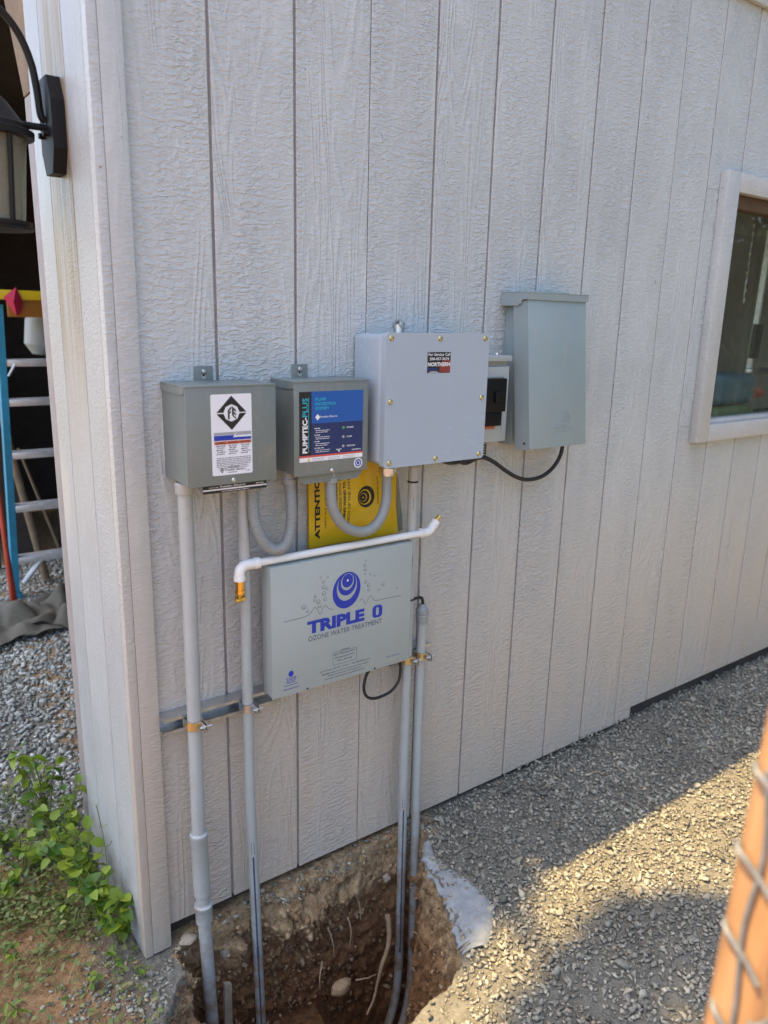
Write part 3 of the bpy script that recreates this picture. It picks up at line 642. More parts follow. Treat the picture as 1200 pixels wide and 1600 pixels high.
solo('brown_pole', MB().tube([(0.40, 2.95, 0.0), (0.30, 3.1, 0.75), (0.26, 3.15, 1.2)], 0.022, 12), M_wood, 'thick brown wooden pole leaning behind the ladder steps', 'pole', loc=(0.4, 2.95, 0))
solo('brown_pole', MB().tube([(0.50, 3.0, 0.15), (0.36, 3.2, 0.75)], 0.009, 10), M_wood, 'thin wooden stick leaning behind the ladder steps', 'stick', loc=(0.5, 3.0, 0.15))
for k, (x, y, tilt, c) in enumerate(((0.42, 3.5, 0.10, 'rough plank leaning in the doorway behind the thick pole'), (0.70, 3.6, -0.06, 'rough plank leaning deepest in the dark doorway'))):
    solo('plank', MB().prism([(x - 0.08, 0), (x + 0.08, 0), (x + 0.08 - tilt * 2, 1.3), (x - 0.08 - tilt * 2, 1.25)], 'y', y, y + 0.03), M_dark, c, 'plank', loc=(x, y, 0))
solo('white_jug', MB().lathe((0.46, 2.95, 1.30), (0.15, 0, 1), [(0.03, 0), (0.075, 0.05), (0.08, 0.18), (0.06, 0.22), (0.02, 0.25)], 20), M_brk, 'pale plastic jug hanging behind the ladder', 'jug', loc=(0.46, 2.95, 1.30))
def drape(name, label, cx, cy, sx_, sy_, h, seed, rot=0.0):
    n = 34; vs = []; fs = []; c, s_ = math.cos(rot), math.sin(rot)
    for j in range(n + 1):
        for i in range(n + 1):
            u, v = i / n * 2 - 1, j / n * 2 - 1
            rr_ = 1 + 0.25 * noise.noise(Vector((u * 1.3, v * 1.3, seed)))
            x, y = u * sx_ * rr_, v * sy_ * rr_
            e = max(0, 1 - (u * u + v * v) * 0.55)
            z = h * (0.25 + 0.75 * abs(noise.noise(Vector((u * 1.6 + seed, v * 1.6, seed * 2))) * 1.6 + 0.35 * math.sin(6 * math.hypot(u - .2, v) + seed))) * e + 0.012
            wx, wy = cx + x * c - y * s_, cy + x * s_ + y * c
            vs.append((wx, wy, max(gz(wx, wy), -0.06) + z + 0.012))
    for j in range(n):
        for i in range(n): a = j * (n + 1) + i; fs.append((a, a + 1, a + n + 2, a + n + 1))
    b = len(vs); vs += [(x, y, z - 0.006) for x, y, z in vs]; fs += [tuple(q + b for q in f[::-1]) for f in fs]
    q = MB(); q.v = vs; q.f = fs
    return solo(name, q, M_tarp, label, 'tarp', loc=(cx, cy, 0), smooth=60, fix=False)
drape('canvas_tarp', 'crumpled grey canvas tarp on the gravel in front of the ladder', 0.07, 2.36, 0.20, 0.24, 0.10, 3.1, 0.3)
drape('canvas_tarp', 'smaller grey canvas bundle beside the door jamb', 0.33, 2.40, 0.16, 0.24, 0.11, 7.7, -0.5)

# ------------------------------------------------------------------ pump control box (left, diamond emblem)
def steel_box(root, x0, x1, yf, z0, z1, flap, tabx):
    part('body', MB().box(x0 + 0.002, x1 - 0.002, yf + 0.004, -0.0012, z0 + 0.004, z1 - 0.002), M_grey, root)
    cv = MB(); cv.box(x0, x1, yf, yf + 0.0038, z0, z1, 0.0012, 2)                              # front
    part('front_cover', cv, M_grey, root)
    tp = MB(); tp.box(x0 - 0.0012, x1 + 0.0012, yf - 0.0012, -0.0015, z1 - 0.001, z1 + 0.0026, 0.001)
    tp.prism([(yf + 0.002, z1 - 0.001), (yf + 0.002, z1 - 0.013), (yf + 0.016, z1 - 0.016), (-0.004, z1 - 0.016), (-0.004, z1 - 0.001)], 'x', x0 - 0.0012, x0 + 0.0008)
    part('lid', tp, M_grey, root)
    fx0, fx1, fz = flap
    part('bottom_flap', MB().prism([(fx0, z0 + 0.003), (fx0 + 0.005, fz + 0.010), (fx0 + 0.018, fz), (fx1 - 0.018, fz), (fx1 - 0.005, fz + 0.010), (fx1, z0 + 0.003)], 'y', yf + 0.012, yf + 0.0135), M_grey, root)
    tb = part('mounting_tab', MB().box(tabx - 0.022, tabx + 0.022, -0.0032, -0.0008, z1 - 0.03, z1 + 0.034, 0.0008), M_grey, root)
    part('keyhole', sheet(-0.0034, [ell(tabx, z1 + 0.011, 0.0055, 0.0055), rect(tabx - 0.0028, tabx + 0.0028, z1 + 0.012, z1 + 0.024)]), M_galv, tb)
    part('tab_screw', MB().lathe((tabx, -0.0036, z1 + 0.022), (0, -1, 0), [(0.0062, 0), (0.006, 0.002), (0.004, 0.0045), (0.001, 0.005)], 16), M_galv, tb)
X0, X1, YF, Z0, Z1 = 0.069, 0.2775, -0.135, 1.177, 1.387
t = thing('pump_control_box', 'grey steel control box with white diamond emblem label on the siding', 'control box', (0.173, 0, Z0))
steel_box(t, X0, X1, YF, Z0, Z1, (0.092, 0.272, 1.158), 0.168)
lb = part('emblem_label', sheet(YF - 0.0003, [rrect(0.1245, 0.2185, 1.198, 1.371, 0.004)]), M_label, t)
y = YF - 0.0006
cx, cz, hx, hz = 0.1715, 1.331, 0.0345, 0.0365
dia = MB()
# diamond split by a white bar, with a round white middle
dia.add([(a, y, b) for a, b in [(cx - hx, cz + .0012), (cx - 0.0185, cz + .0012), (cx - 0.013, cz + 0.013), (cx, cz + 0.0185), (cx + 0.013, cz + 0.013), (cx + 0.0185, cz + .0012), (cx + hx, cz + .0012), (cx, cz + hz)]], [(0, 1, 2, 7), (2, 3, 7), (3, 4, 7), (4, 5, 6, 7)])
dia.add([(a, y, b) for a, b in [(cx - hx, cz - .0012), (cx - 0.0185, cz - .0012), (cx - 0.013, cz - 0.013), (cx, cz - 0.0185), (cx + 0.013, cz - 0.013), (cx + 0.0185, cz - .0012), (cx + hx, cz - .0012), (cx, cz - hz)]], [(0, 7, 2, 1), (2, 7, 3), (3, 7, 4), (4, 7, 6, 5)])
for p in ([(-0.0085, -0.0135), (-0.0085, 0.006), (0, 0.0145), (0, 0.0095), (-0.0045, 0.0045), (-0.0045, 0.002), (-0.001, 0.0048), (-0.001, 0.001), (-0.0045, -0.002), (-0.0045, -0.0135)],
          [(0.0012, 0.0145), (0.0105, 0.0055), (0.0105, 0.001), (0.0052, 0.0055), (0.0052, 0.0022), (0.0105, -0.0022), (0.0105, -0.0066), (0.0052, -0.002), (0.0052, -0.006), (0.0105, -0.010), (0.0105, -0.0142), (0.0012, -0.006)]):
    dia.add([(cx + a, y, cz + b) for a, b in p], [tuple(range(len(p)))])
part('emblem_print', dia, M_inkk, lb)
part('grey_band', sheet(y, [[(0.130, 1.2905), (0.130, 1.2845), (0.176, 1.2845), (0.184, 1.2905)], [(0.184, 1.2905), (0.178, 1.283), (0.2165, 1.283), (0.2165, 1.2905)]]), M_inkg, lb)
part('blue_band', sheet(y - .0002, [[(0.130, 1.2838), (0.177, 1.2838), (0.173, 1.279), (0.2165, 1.2785), (0.2165, 1.273), (0.130, 1.273)]]), M_inkb, lb)
part('orange_band', sheet(y, [rect(0.1305, 0.2165, 1.2645, 1.2715)]), M_inko, lb)
q = MB()
for k, b in enumerate(("WARNING", "WARNING", "CAUTION")):
    lettering(q, b, 0.138 + k * 0.0285, 0.156 + k * 0.0285, 1.2662, 1.2698, y - .0003, 0.02); q.add([(0.1335 + k * .0285, y - .0003, 1.266), (0.1372 + k * .0285, y - .0003, 1.266), (0.1354 + k * .0285, y - .0003, 1.270)], [(0, 1, 2)])
    for j in range(5): tiny(q, 0.1345 + k * 0.0285 + 0.002 * (j % 2), 0.156 + k * 0.0285 - 0.003 * (j % 3), 1.2605 - j * 0.0044, 0.0026, y, 10 * k + j)
for j in range(7): tiny(q, 0.1345 + (0.004 if j > 5 else 0), 0.2145 - (0.006 if j > 4 else 0), 1.2345 - j * 0.0037, 0.0021, y, 60 + j)
lettering(q, "Franklin Electric", 0.154, 0.201, 1.2068, 1.2115, y, 0.015)
tiny(q, 0.160, 0.182, 1.2026, 0.0018, y, 91); tiny(q, 0.202, 0.2135, 1.2036, 0.0018, y, 92); tiny(q, 0.162, 0.186, 1.2142, 0.0016, y, 93)
q.add([(0.1465 + a, y, 1.2088 + b) for a, b in ((-0.0052, 0), (0, -0.0058), (0.0052, 0), (0, 0.0058))], [(0, 1, 2, 3)])
part('small_print', q, M_inkk, lb)
part('small_emblem', sheet(y - .0003, ring(0.1465, 1.2088, 0.0016, 0.0026, 16)), M_inkw, lb)
part('cover_screw', MB().lathe((0.173, YF, 1.1855), (0, -1, 0), [(0.0052, 0), (0.0052, 0.001), (0.0036, 0.003), (0.001, 0.0034)], 16), M_galv, t)
st = part('name_strip', sheet(YF + 0.0116, [rect(0.106, 0.258, 1.1575, 1.1745)]), M_inkk, t)
q = MB(); lettering(q, "Franklin Electric", 0.146, 0.206, 1.1688, 1.1732, YF + 0.0112, 0.015); q.add([(0.1065, YF + .0112, 1.1637), (0.2575, YF + .0112, 1.1637), (0.2575, YF + .0112, 1.1667), (0.1065, YF + .0112, 1.1667)], [(0, 1, 2, 3)])
tiny(q, 0.12, 0.142, 1.1697, 0.0016, YF + .0112, 5); tiny(q, 0.232, 0.252, 1.1695, 0.0024, YF + .0112, 6); tiny(q, 0.15, 0.215, 1.1597, 0.0018, YF + .0112, 8)
part('strip_print', q, M_inkw, st)

# ------------------------------------------------------------------ pump protection box (blue panel)
X0, X1, YF, Z0, Z1 = 0.336, 0.5425, -0.112, 1.170, 1.388
t = thing('pump_protection_box', 'grey steel box with dark blue panel label and upright lettering', 'control box', (0.44, 0, Z0))
steel_box(t, X0, X1, YF, Z0, Z1, (0.352, 0.538, 1.148), 0.414)
lb = part('panel_label', sheet(YF - 0.0003, [rect(0.3495, 0.5265, 1.2035, 1.3665)]), M_inkn, t)
y = YF - 0.0006
part('black_side', sheet(y, [rect(0.3495, 0.3815, 1.2185, 1.3665)]), M_inkk, lb)
part('blue_field', sheet(y, [rect(0.382, 0.5265, 1.2925, 1.3665)]), M_inkm, lb)
part('white_foot', sheet(y, [rect(0.3495, 0.5265, 1.2035, 1.2135)]), M_inkw, lb)
part('red_rule', sheet(y, [rect(0.3495, 0.5265, 1.2138, 1.2182)]), M_inkr, lb)
y -= 0.0003; q = MB()
lettering(q, "PUMPTEC-", 0.3575, 0.3715, 1.2245, 1.3075, y, 0.035, up=True)
lettering(q, "Franklin Electric", 0.406, 0.453, 1.3055, 1.3095, y, 0.01)
q.add([(0.3985 + a, y, 1.307 + b) for a, b in ((-0.0066, 0), (0, -0.0075), (0.0066, 0), (0, 0.0075))], [(0, 1, 2, 3)])
for k, (b, z) in enumerate((("POWER", 1.2785), ("LOAD", 1.2565), ("VOLTAGE", 1.234))): lettering(q, b, 0.480, 0.480 + (0.019, 0.015, 0.024)[k], z - 0.0018, z + 0.0018, y, 0.02)
for k in range(4):
    z = 1.2795 - k * 0.0155; tiny(q, 0.390, 0.405 + 0.006 * (k == 3) * 2, z, 0.0028, y, 30 + k); tiny(q, 0.393, 0.432, z - 0.0046, 0.002, y, 40 + k); tiny(q, 0.393, 0.426 + 0.005 * (k % 2), z - 0.0088, 0.002, y, 50 + k)
lettering(q, "RESET", 0.450, 0.466, 1.2255, 1.2285, y, 0.02); q.add([(a, y, b) for a, b in ((0.456, 1.2215), (0.460, 1.2215), (0.460, 1.2245), (0.456, 1.2245))], [(0, 1, 2, 3)])
tiny(q, 0.495, 0.521, 1.2225, 0.0028, y, 77)
part('white_print', q, M_inkw, lb)
q = MB(); lettering(q, "PLUS", 0.3575, 0.3715, 1.309, 1.352, y, 0.015, up=True); q.add([(a, y, b) for a, b in ((0.3735, 1.226), (0.3748, 1.226), (0.3748, 1.354), (0.3735, 1.354))], [(0, 1, 2, 3)])
for k, (b, wd) in enumerate((("PUMP", 0.029), ("PROTECTION", 0.056), ("SYSTEM", 0.036))): lettering(q, b, 0.392, 0.392 + wd, 1.3445 - k * 0.0105, 1.3515 - k * 0.0105, y, 0.02)
part('cyan_print', q, M_inkc, lb)
q = MB()
for j in range(3): tiny(q, 0.384 + j * 0.043, 0.420 + j * 0.043, 1.2090, 0.0022, y, 15 + j); tiny(q, 0.384 + j * 0.043, 0.416 + j * 0.043, 1.2055, 0.0018, y, 25 + j)
part('foot_print', q, M_inkg, lb)
part('warning_mark', sheet(y, [[(0.370, 1.2045), (0.379, 1.2045), (0.3745, 1.2125)]]), M_inky, lb)
for k, (z, m_) in enumerate(((1.2785, M_inkgr), (1.2565, M_inkg), (1.234, M_inkg))): part('indicator_lamp', MB().lathe((0.4705, YF - .0004, z), (0, -1, 0), [(0.0035, 0), (0.0033, 0.001), (0.0015, 0.0016)], 14), m_, lb)
sk = part('round_sticker', sheet(YF - 0.0003, [ell(0.5145, 1.189, 0.0125, 0.0125)]), M_label, t)
part('sticker_print', sheet(YF - 0.0006, ring(0.5145, 1.189, 0.0062, 0.0092) + [ell(0.5145, 1.189, 0.004, 0.004)] + [rect(0.508, 0.521, 1.1945, 1.1972)]), M_inkb, sk)
part('cover_screw', MB().lathe((0.4395, YF, 1.1775), (0, -1, 0), [(0.0052, 0), (0.0052, 0.001), (0.0036, 0.003), (0.001, 0.0034)], 16), M_galv, t)

# ------------------------------------------------------------------ fibreglass junction box
t = thing('junction_box', 'large pale blue grey junction box with eight brass lid screws', 'junction box', (0.735, 0, 1.175))
part('body', MB().box(0.568, 0.900, -0.126, -0.0015, 1.178, 1.497, 0.014, 4), M_fib, t)
ld = part('lid', MB().prism(rrect(0.5685, 0.9025, 1.1735, 1.5015, 0.010), 'y', -0.145, -0.1262), M_fib, t, smooth=30)
for sx_, sz_ in ((0.5825, 1.4890), (0.7345, 1.4885), (0.8870, 1.4895), (0.5840, 1.3375), (0.8845, 1.3370), (0.5850, 1.1868), (0.7335, 1.1866), (0.8855, 1.1862)):
    s1 = part('lid_screw', MB().lathe((sx_, -0.145, sz_), (0, -1, 0), [(0.0068, 0), (0.0068, 0.0008), (0.0052, 0.0032), (0.001, 0.0042)], 18), M_gold, ld)
part('mounting_lug', MB().tube([(0.709, -0.006, 1.492), (0.709, -0.006, 1.520)], 0.014, 14).tube([(0.709, -0.010, 1.516), (0.709, -0.004, 1.516)], 0.017, 16), M_galv, t)
part('lug_screw', MB().lathe((0.709, -0.018, 1.520), (0, -1, 0), [(0.009, 0), (0.008, 0.003), (0.002, 0.005)], 14), M_galv, t)
part('hub_fitting', MB().tube([(0.632, -0.075, 1.177), (0.632, -0.075, 1.140)], 0.019, 18).tube([(0.632, -0.075, 1.160), (0.632, -0.075, 1.148)], 0.024, 6), M_galv, t)
part('hub_fitting', MB().tube([(0.733, -0.055, 1.177), (0.733, -0.055, 1.150)], 0.020, 18), M_pvcd, t)
lb = part('service_sticker', sheet(-0.1453, [rect(0.695, 0.7705, 1.4040, 1.4555)]), M_inkk, t)
part('red_flag_field', sheet(-0.1455, [[(0.735, 1.405), (0.770, 1.405), (0.770, 1.4365), (0.752, 1.4365), (0.738, 1.429), (0.735, 1.418)]]), mat('dull_red_print', (0.22, 0.035, 0.03), 0.4, var=0.5, vscale=120), lb)
part('blue_field', sheet(-0.1455, [rect(0.6955, 0.728, 1.408, 1.4165)]), M_inkn, lb)
part('pale_foot', sheet(-0.1456, [[(0.6955, 1.4045), (0.728, 1.4045), (0.736, 1.4045), (0.726, 1.408), (0.710, 1.409)]]), M_inkg, lb)
q = MB(); lettering(q, "For Service Call", 0.698, 0.768, 1.4460, 1.4535, -0.1457, 0.012); lettering(q, "208-457-3674", 0.7015, 0.7645, 1.4355, 1.4425, -0.1457, 0.012); lettering(q, "NORTHERN", 0.6965, 0.769, 1.4205, 1.4305, -0.1457, 0.03)
part('white_print', q, M_inkw, lb)

# ------------------------------------------------------------------ breaker enclosure
t = thing('breaker_enclosure', 'pale grey breaker enclosure squeezed between the two larger boxes', 'breaker box', (0.99, 0, 1.20))
part('body', MB().box(0.902, 1.052, -0.066, -0.0015, 1.198, 1.425, 0.003), M_brk, t)
part('cover', MB().box(0.905, 1.0495, -0.080, -0.0665, 1.200, 1.412, 0.003), M_brk, t)
part('hood', MB().box(0.902, 1.054, -0.084, -0.004, 1.4255, 1.441, 0.002), M_brk, t)
part('hood_screw', MB().lathe((1.026, -0.05, 1.441), (0, 0, 1), [(0.006, 0), (0.006, 0.003), (0.003, 0.007)], 12), M_galv, t)
br = part('breaker', MB().box(0.912, 1.023, -0.100, -0.081, 1.288, 1.380, 0.002).box(0.912, 1.013, -0.096, -0.081, 1.248, 1.2875, 0.002), M_black, t)
part('switch_toggle', MB().box(0.975, 1.0, -0.108, -0.0985, 1.315, 1.345, 0.003), M_black, br)
part('red_label', sheet(-0.0803, [rect(0.93, 1.004, 1.2385, 1.246)]), M_inko, t)
part('frame_rib', MB().box(1.028, 1.031, -0.0825, -0.0805, 1.232, 1.385).box(0.925, 1.0275, -0.0825, -0.0805, 1.3822, 1.385), M_brk, t)
lb = part('rating_label', sheet(-0.0008, [rect(0.985, 1.052, 1.141, 1.187)]), M_inkk, t)
q = MB()
for j in range(5): tiny(q, 1.000, 1.048, 1.179 - j * 0.008, 0.003, -0.0012, 200 + j)
part('label_print', q, M_inkw, lb)
part('label_screw', MB().lathe((1.043, -0.001, 1.192), (0, -1, 0), [(0.006, 0), (0.005, 0.003), (0.001, 0.004)], 12), M_galv, t)

# ------------------------------------------------------------------ disconnect box: back box, hinged cover hanging slightly open
t = thing('disconnect_box', 'tall sage grey hinged disconnect box, rightmost box on the wall', 'disconnect box', (1.21, 0, 1.17))
part('back_box', MB().box(1.098, 1.352, -0.055, -0.0015, 1.180, 1.598, 0.002), M_disc, t)
part('hood', MB().prism([(-0.106, 1.6125), (-0.106, 1.5945), (-0.088, 1.5945), (-0.070, 1.578), (-0.0015, 1.578), (-0.0015, 1.6125)], 'x', 1.076, 1.079)
     .prism([(-0.106, 1.6125), (-0.106, 1.5945), (-0.088, 1.5945), (-0.070, 1.578), (-0.0015, 1.578), (-0.0015, 1.6125)], 'x', 1.328, 1.331)
     .box(1.0792, 1.3278, -0.106, -0.1035, 1.5945, 1.6125).box(1.076, 1.331, -0.107, -0.0015, 1.6127, 1.6155, 0.0008), M_disc, t)
part('hub_plate', MB().box(1.13, 1.27, -0.085, -0.02, 1.6156, 1.619, 0.001), M_disc, t)
part('hinge_screw', MB().lathe((1.076, -0.078, 1.587), (-1, 0, 0), [(0.0055, 0), (0.005, 0.002), (0.001, 0.003)], 12), M_galv, t)
piv = Vector((1.2, -0.10, 1.600)); XF = Matrix.Translation(piv) @ Matrix.Rotation(R(-6.0), 4, 'X') @ Matrix.Translation(-piv)
cv = part('cover', MB().box(1.0815, 1.3255, -0.1015, -0.0985, 1.178, 1.600, 0.001, 2, XF).box(1.0815, 1.0835, -0.0983, -0.045, 1.178, 1.592, 0, 2, XF).box(1.3235, 1.3255, -0.0983, -0.045, 1.178, 1.592, 0, 2, XF).box(1.084, 1.323, -0.0983, -0.046, 1.178, 1.180, 0, 2, XF), M_disc, t)
emb = MB(); ex, ez = 1.228, 1.246
def embp(a, b): return (XF @ Vector((ex + a, -0.1022, ez + b)))[:]
emb.tube([embp(0.030 * math.cos(R(a)), 0.004 + 0.030 * math.sin(R(a))) for a in range(-5, 186, 10)], 0.0013, 6)
for zz, wd in ((0.014, 0.018), (0.006, 0.020)): emb.tube([embp(-wd * 0.5, zz), embp(wd * 0.5, zz)], 0.0011, 6)
emb.tube([embp(-0.032, -0.010), embp(-0.012, -0.002), embp(0.03, -0.014)], 0.0012, 6); emb.tube([embp(-0.044, -0.012), embp(0.038, -0.012)], 0.0012, 6); emb.tube([embp(-0.036, -0.022), embp(0.034, -0.022)], 0.0009, 6)
emb.tube([embp(0.021 * math.cos(R(a)), 0.004 + 0.021 * math.sin(R(a))) for a in range(0, 181, 15)], 0.0009, 6)
part('embossed_emblem', emb, M_disc, cv)
part('latch_hole', MB().lathe(XF @ Vector((1.0812, -0.082, 1.196)), (-1, 0, 0), [(0.004, 0), (0.004, 0.0006)], 12), M_black, cv)

# ------------------------------------------------------------------ ozone unit
t = thing('ozone_unit', 'wide pale grey steel ozone unit with blue printed front', 'ozone unit', (0.495, -0.042, 0.608))
part('housing', MB().box(0.283, 0.7065, -0.090, -0.042, 0.6105, 0.950, 0.001), M_greyl, t)
fc = part('front_cover', MB().box(0.281, 0.7085, -0.0945, -0.0905, 0.6085, 0.9525, 0.0012), M_greyl, t)
y = -0.0948
lg = (0.4975, 0.856); rot = -10
part('logo_ring', sheet(y, [ell(lg[0], lg[1], 0.0425, 0.0490, rot, 56)]), M_inkb, fc)
part('logo_gap', sheet(y - .0002, [ell(lg[0] + 0.0005, lg[1] + 0.0095, 0.0305, 0.0375, rot, 48)]), M_greyl, fc)
part('logo_ring', sheet(y - .0004, [ell(lg[0] + 0.001, lg[1] + 0.0165, 0.0275, 0.0305, rot, 48)]), M_inkb, fc)
part('logo_gap', sheet(y - .0006, [ell(lg[0] + 0.0015, lg[1] + 0.0225, 0.0195, 0.0225, rot, 40)]), M_greyl, fc)
part('logo_disc', sheet(y - .0008, [ell(lg[0] + 0.002, lg[1] + 0.0255, 0.0168, 0.0182, rot, 40)]), M_inkb, fc)
part('logo_dot', sheet(y - .0010, [ell(lg[0] + 0.002, lg[1] + 0.0265, 0.0028, 0.0028)]), M_inkw, fc)  # white dot printed on the logo disc
q = MB(); lettering(q, "TRIPLE", 0.3805, 0.5545, 0.7605, 0.7945, y, 0.055)
part('large_lettering', q, M_inkb, fc)
oo, oi_ = rrect(0.5800, 0.6125, 0.7600, 0.7950, 0.0105, 6), rrect(0.5920, 0.6005, 0.7665, 0.7885, 0.0035, 6)
q = MB().add([(a, y, b) for a, b in oo + oi_], [(i, (i + 1) % len(oo), len(oo) + (i + 1) % len(oo), len(oo) + i) for i in range(len(oo))])
part('large_letter', q, M_inkb, fc)
q = MB(); lettering(q, "OZONE WATER TREATMENT", 0.3835, 0.6115, 0.7405, 0.7540, y, 0.0)
part('small_lettering', q, M_inks, fc)
wv = [(0.314, 0.809), (0.340, 0.809), (0.365, 0.8095), (0.384, 0.8125), (0.395, 0.822), (0.4035, 0.8285), (0.411, 0.820), (0.418, 0.806), (0.425, 0.820), (0.4325, 0.8285), (0.441, 0.820), (0.452, 0.8125), (0.458, 0.813)]
wv2 = [(0.5385, 0.818), (0.544, 0.823), (0.550, 0.818), (0.557, 0.805), (0.5635, 0.816), (0.573, 0.8255), (0.582, 0.815), (0.592, 0.8085), (0.625, 0.808), (0.675, 0.806)]
for ww in (wv, wv2):
    q = MB(); cc = [(p.x, p.z) for p in crv([(a, 0, b) for a, b in ww], 6)]
    for p in stroke(cc, 0.0011): q.add([(a, y, b) for a, b in p], [(0, 1, 2, 3)])
    part('wave_line', q, M_inks, fc)
for bx, bz, br_ in ((0.3705, 0.836, .0055), (0.381, 0.8235, .004), (0.4015, 0.848, .0035), (0.4035, 0.858, .004), (0.413, 0.842, .0055), (0.417, 0.829, .0045), (0.4285, 0.861, .0055), (0.4325, 0.845, .0045), (0.4275, 0.878, .005), (0.437, 0.872, .004), (0.427, 0.892, .004), (0.4195, 0.905, .003), (0.4405, 0.903, .003),
                   (0.5525, 0.914, .0045), (0.5555, 0.926, .003), (0.554, 0.902, .0045), (0.5535, 0.890, .003), (0.5555, 0.868, .0045), (0.5655, 0.857, .005), (0.566, 0.844, .004), (0.571, 0.886, .003), (0.584, 0.880, .003), (0.6125, 0.851, .005), (0.600, 0.838, .003), (0.6585, 0.832, .003)):
    q = MB()
    for p in ring(bx, bz, br_ * 0.72, br_, 14)[6:14] + ring(bx, bz, br_ * 0.86, br_, 14)[0:6]: q.add([(a, y, b) for a, b in p], [(0, 1, 2, 3)])
    part('bubble', q, M_inks, fc)
q = MB()
for p in stroke([(0.4575, 0.6905), (0.5305, 0.6905), (0.5305, 0.656), (0.4575, 0.656), (0.4575, 0.6905)], 0.0008): q.add([(a, y, b) for a, b in p], [(0, 1, 2, 3)])
lettering(q, "WARNING", 0.480, 0.509, 0.6925, 0.6955, y, 0.03)
for k, (b, wd) in enumerate((("Risk of Electrical Shock", .066), ("Disconnect Power Prior", .06), ("Before Servicing", .046))): lettering(q, b, 0.494 - wd / 2, 0.494 + wd / 2, 0.683 - k * .0095, 0.6875 - k * .0095, y, 0.015)
lettering(q, "Input Current 120 VAC - 60 Hz - 1 Amp Maximum Load", 0.417, 0.5735, 0.6445, 0.6495, y, 0.01)
lettering(q, "CAUTION", 0.4235, 0.447, 0.6355, 0.6395, y, 0.05); lettering(q, "Keep out of reach and away from water", 0.450, 0.570, 0.6352, 0.6400, y, 0.012)
lettering(q, "Replace only with same type components", 0.4435, 0.547, 0.628, 0.6325, y, 0.012); lettering(q, "Warranty void if opened by unqualified persons", 0.4335, 0.558, 0.6200, 0.6247, y, 0.012)
part('notice_print', q, M_inkb, fc); 
for o_ in fc.children:
    if o_.name.startswith('notice'): o_.data.materials[0] = M_inks
q = MB(); 
for p in [ell(0.3335, 0.6665, 0.0072, 0.0080)]: q.add([(a, y, b) for a, b in p], [tuple(range(len(p)))])
for j in range(4): tiny(q, 0.319 + 0.003 * (j % 2), 0.351 - 0.002 * j, 0.6545 - j * 0.0042, 0.0026, y, 300 + j)
tiny(q, 0.3145, 0.3535, 0.6355, 0.0026, y, 310); tiny(q, 0.3125, 0.3555, 0.6250, 0.0034, y, 311); tiny(q, 0.629, 0.674, 0.6345, 0.0026, y, 312)
part('maker_print', q, M_inkb, fc)
for x in (0.381, 0.592): part('cover_screw', MB().lathe((x, -0.0945, 0.6125), (0, -1, 0), [(0.0028, 0), (0.0025, 0.0012)], 10), M_dark, fc)

# ------------------------------------------------------------------ yellow manual bag
def bag_y(x, z): return -0.012 - 0.012 * math.exp(-((x - 0.58) / 0.09) ** 2 - ((z - 1.06) / 0.07) ** 2) - 0.003 * math.sin(28 * x + 9 * z)
t = thing('manual_bag', 'yellow plastic manual bag with black ATTENTION lettering above the ozone unit', 'bag', (0.575, 0, 0.955))
def bag_edge(x):  # top edge of the bag
    return 1.178 if x < 0.655 else 1.178 - 0.05 * ((x - 0.655) / 0.07) ** 1.6
n = 26; vs = []; fs = []
for j in range(n + 1):
    for i in range(n + 1):
        x = 0.433 + 0.290 * i / n; zt = bag_edge(x); z = 0.956 + (zt - 0.956) * j / n
        if i == n: x -= 0.025 * (j / n)
        vs.append((x, bag_y(x, z), z))
for j in range(n):
    for i in range(n): a = j * (n + 1) + i; fs.append((a, a + 1, a + n + 2, a + n + 1))
b0 = len(vs); vs += [(x, min(yy + 0.006, -0.001), z) for x, yy, z in vs]; fs += [tuple(k + b0 for k in f[::-1]) for f in fs]
for k in range(n):
    for a, c in ((k, k + 1), (n * (n + 1) + k + 1, n * (n + 1) + k)): fs.append((a, a + b0, c + b0, c))
q = MB(); q.v = vs; q.f = fs; bg = part('bag', q, M_yel, t, smooth=60)
def on_bag(mb, d=0.0009): mb.v = [(x, bag_y(x, z) - d, z) for x, _, z in mb.v]; return mb
q = MB(); lettering(q, "ATTENTION", 0.4505, 0.4665, 0.978, 1.160, 0, 0.045, up=True); part('printed_line', on_bag(q), M_inkk, bg)
q = MB(); lettering(q, "LEFT AT JOB SITE", 0.481, 0.4875, 1.004, 1.12, 0, 0.0, up=True); part('printed_line', on_bag(q), M_inkk, bg)
q = MB(); lettering(q, "THIS MANUAL", 0.5105, 0.5175, 1.035, 1.125, 0, 0.05, up=True); part('printed_line', on_bag(q), M_inkk, bg)
q = MB(); lettering(q, "KEPT ALONG WITH THE", 0.5215, 0.529, 1.008, 1.145, 0, 0.005, up=True); part('printed_line', on_bag(q), M_inkk, bg)
q = MB(); lettering(q, "CLEANING WAND TO THE", 0.5335, 0.541, 0.990, 1.150, 0, 0.04, up=True); part('printed_line', on_bag(q), M_inkk, bg)
q = MB(); lettering(q, "BRANCH OF THE SYSTEM", 0.5465, 0.554, 0.985, 1.148, 0, 0.005, up=True); part('printed_line', on_bag(q), M_inkk, bg)
q = MB(); lettering(q, "OZONE LLC", 0.640, 0.645, 1.05, 1.125, 0, 0.005, up=True); part('printed_line', on_bag(q), M_inkk, bg)
for k, (rx, dx, m_) in enumerate(((0.0275, 0, M_inkk), (0.0195, -0.0055, M_yel), (0.0168, -0.0075, M_inkk), (0.0110, -0.0110, M_yel), (0.0095, -0.0125, M_inkk), (0.0022, -0.0125, M_yel))):
    part('logo_ring' if k % 2 == 0 else 'logo_gap', on_bag(sheet(0, [ell(0.602 + dx, 1.076, rx, rx * 1.05)]), 0.0009 + 0.0004 * k), m_, bg)
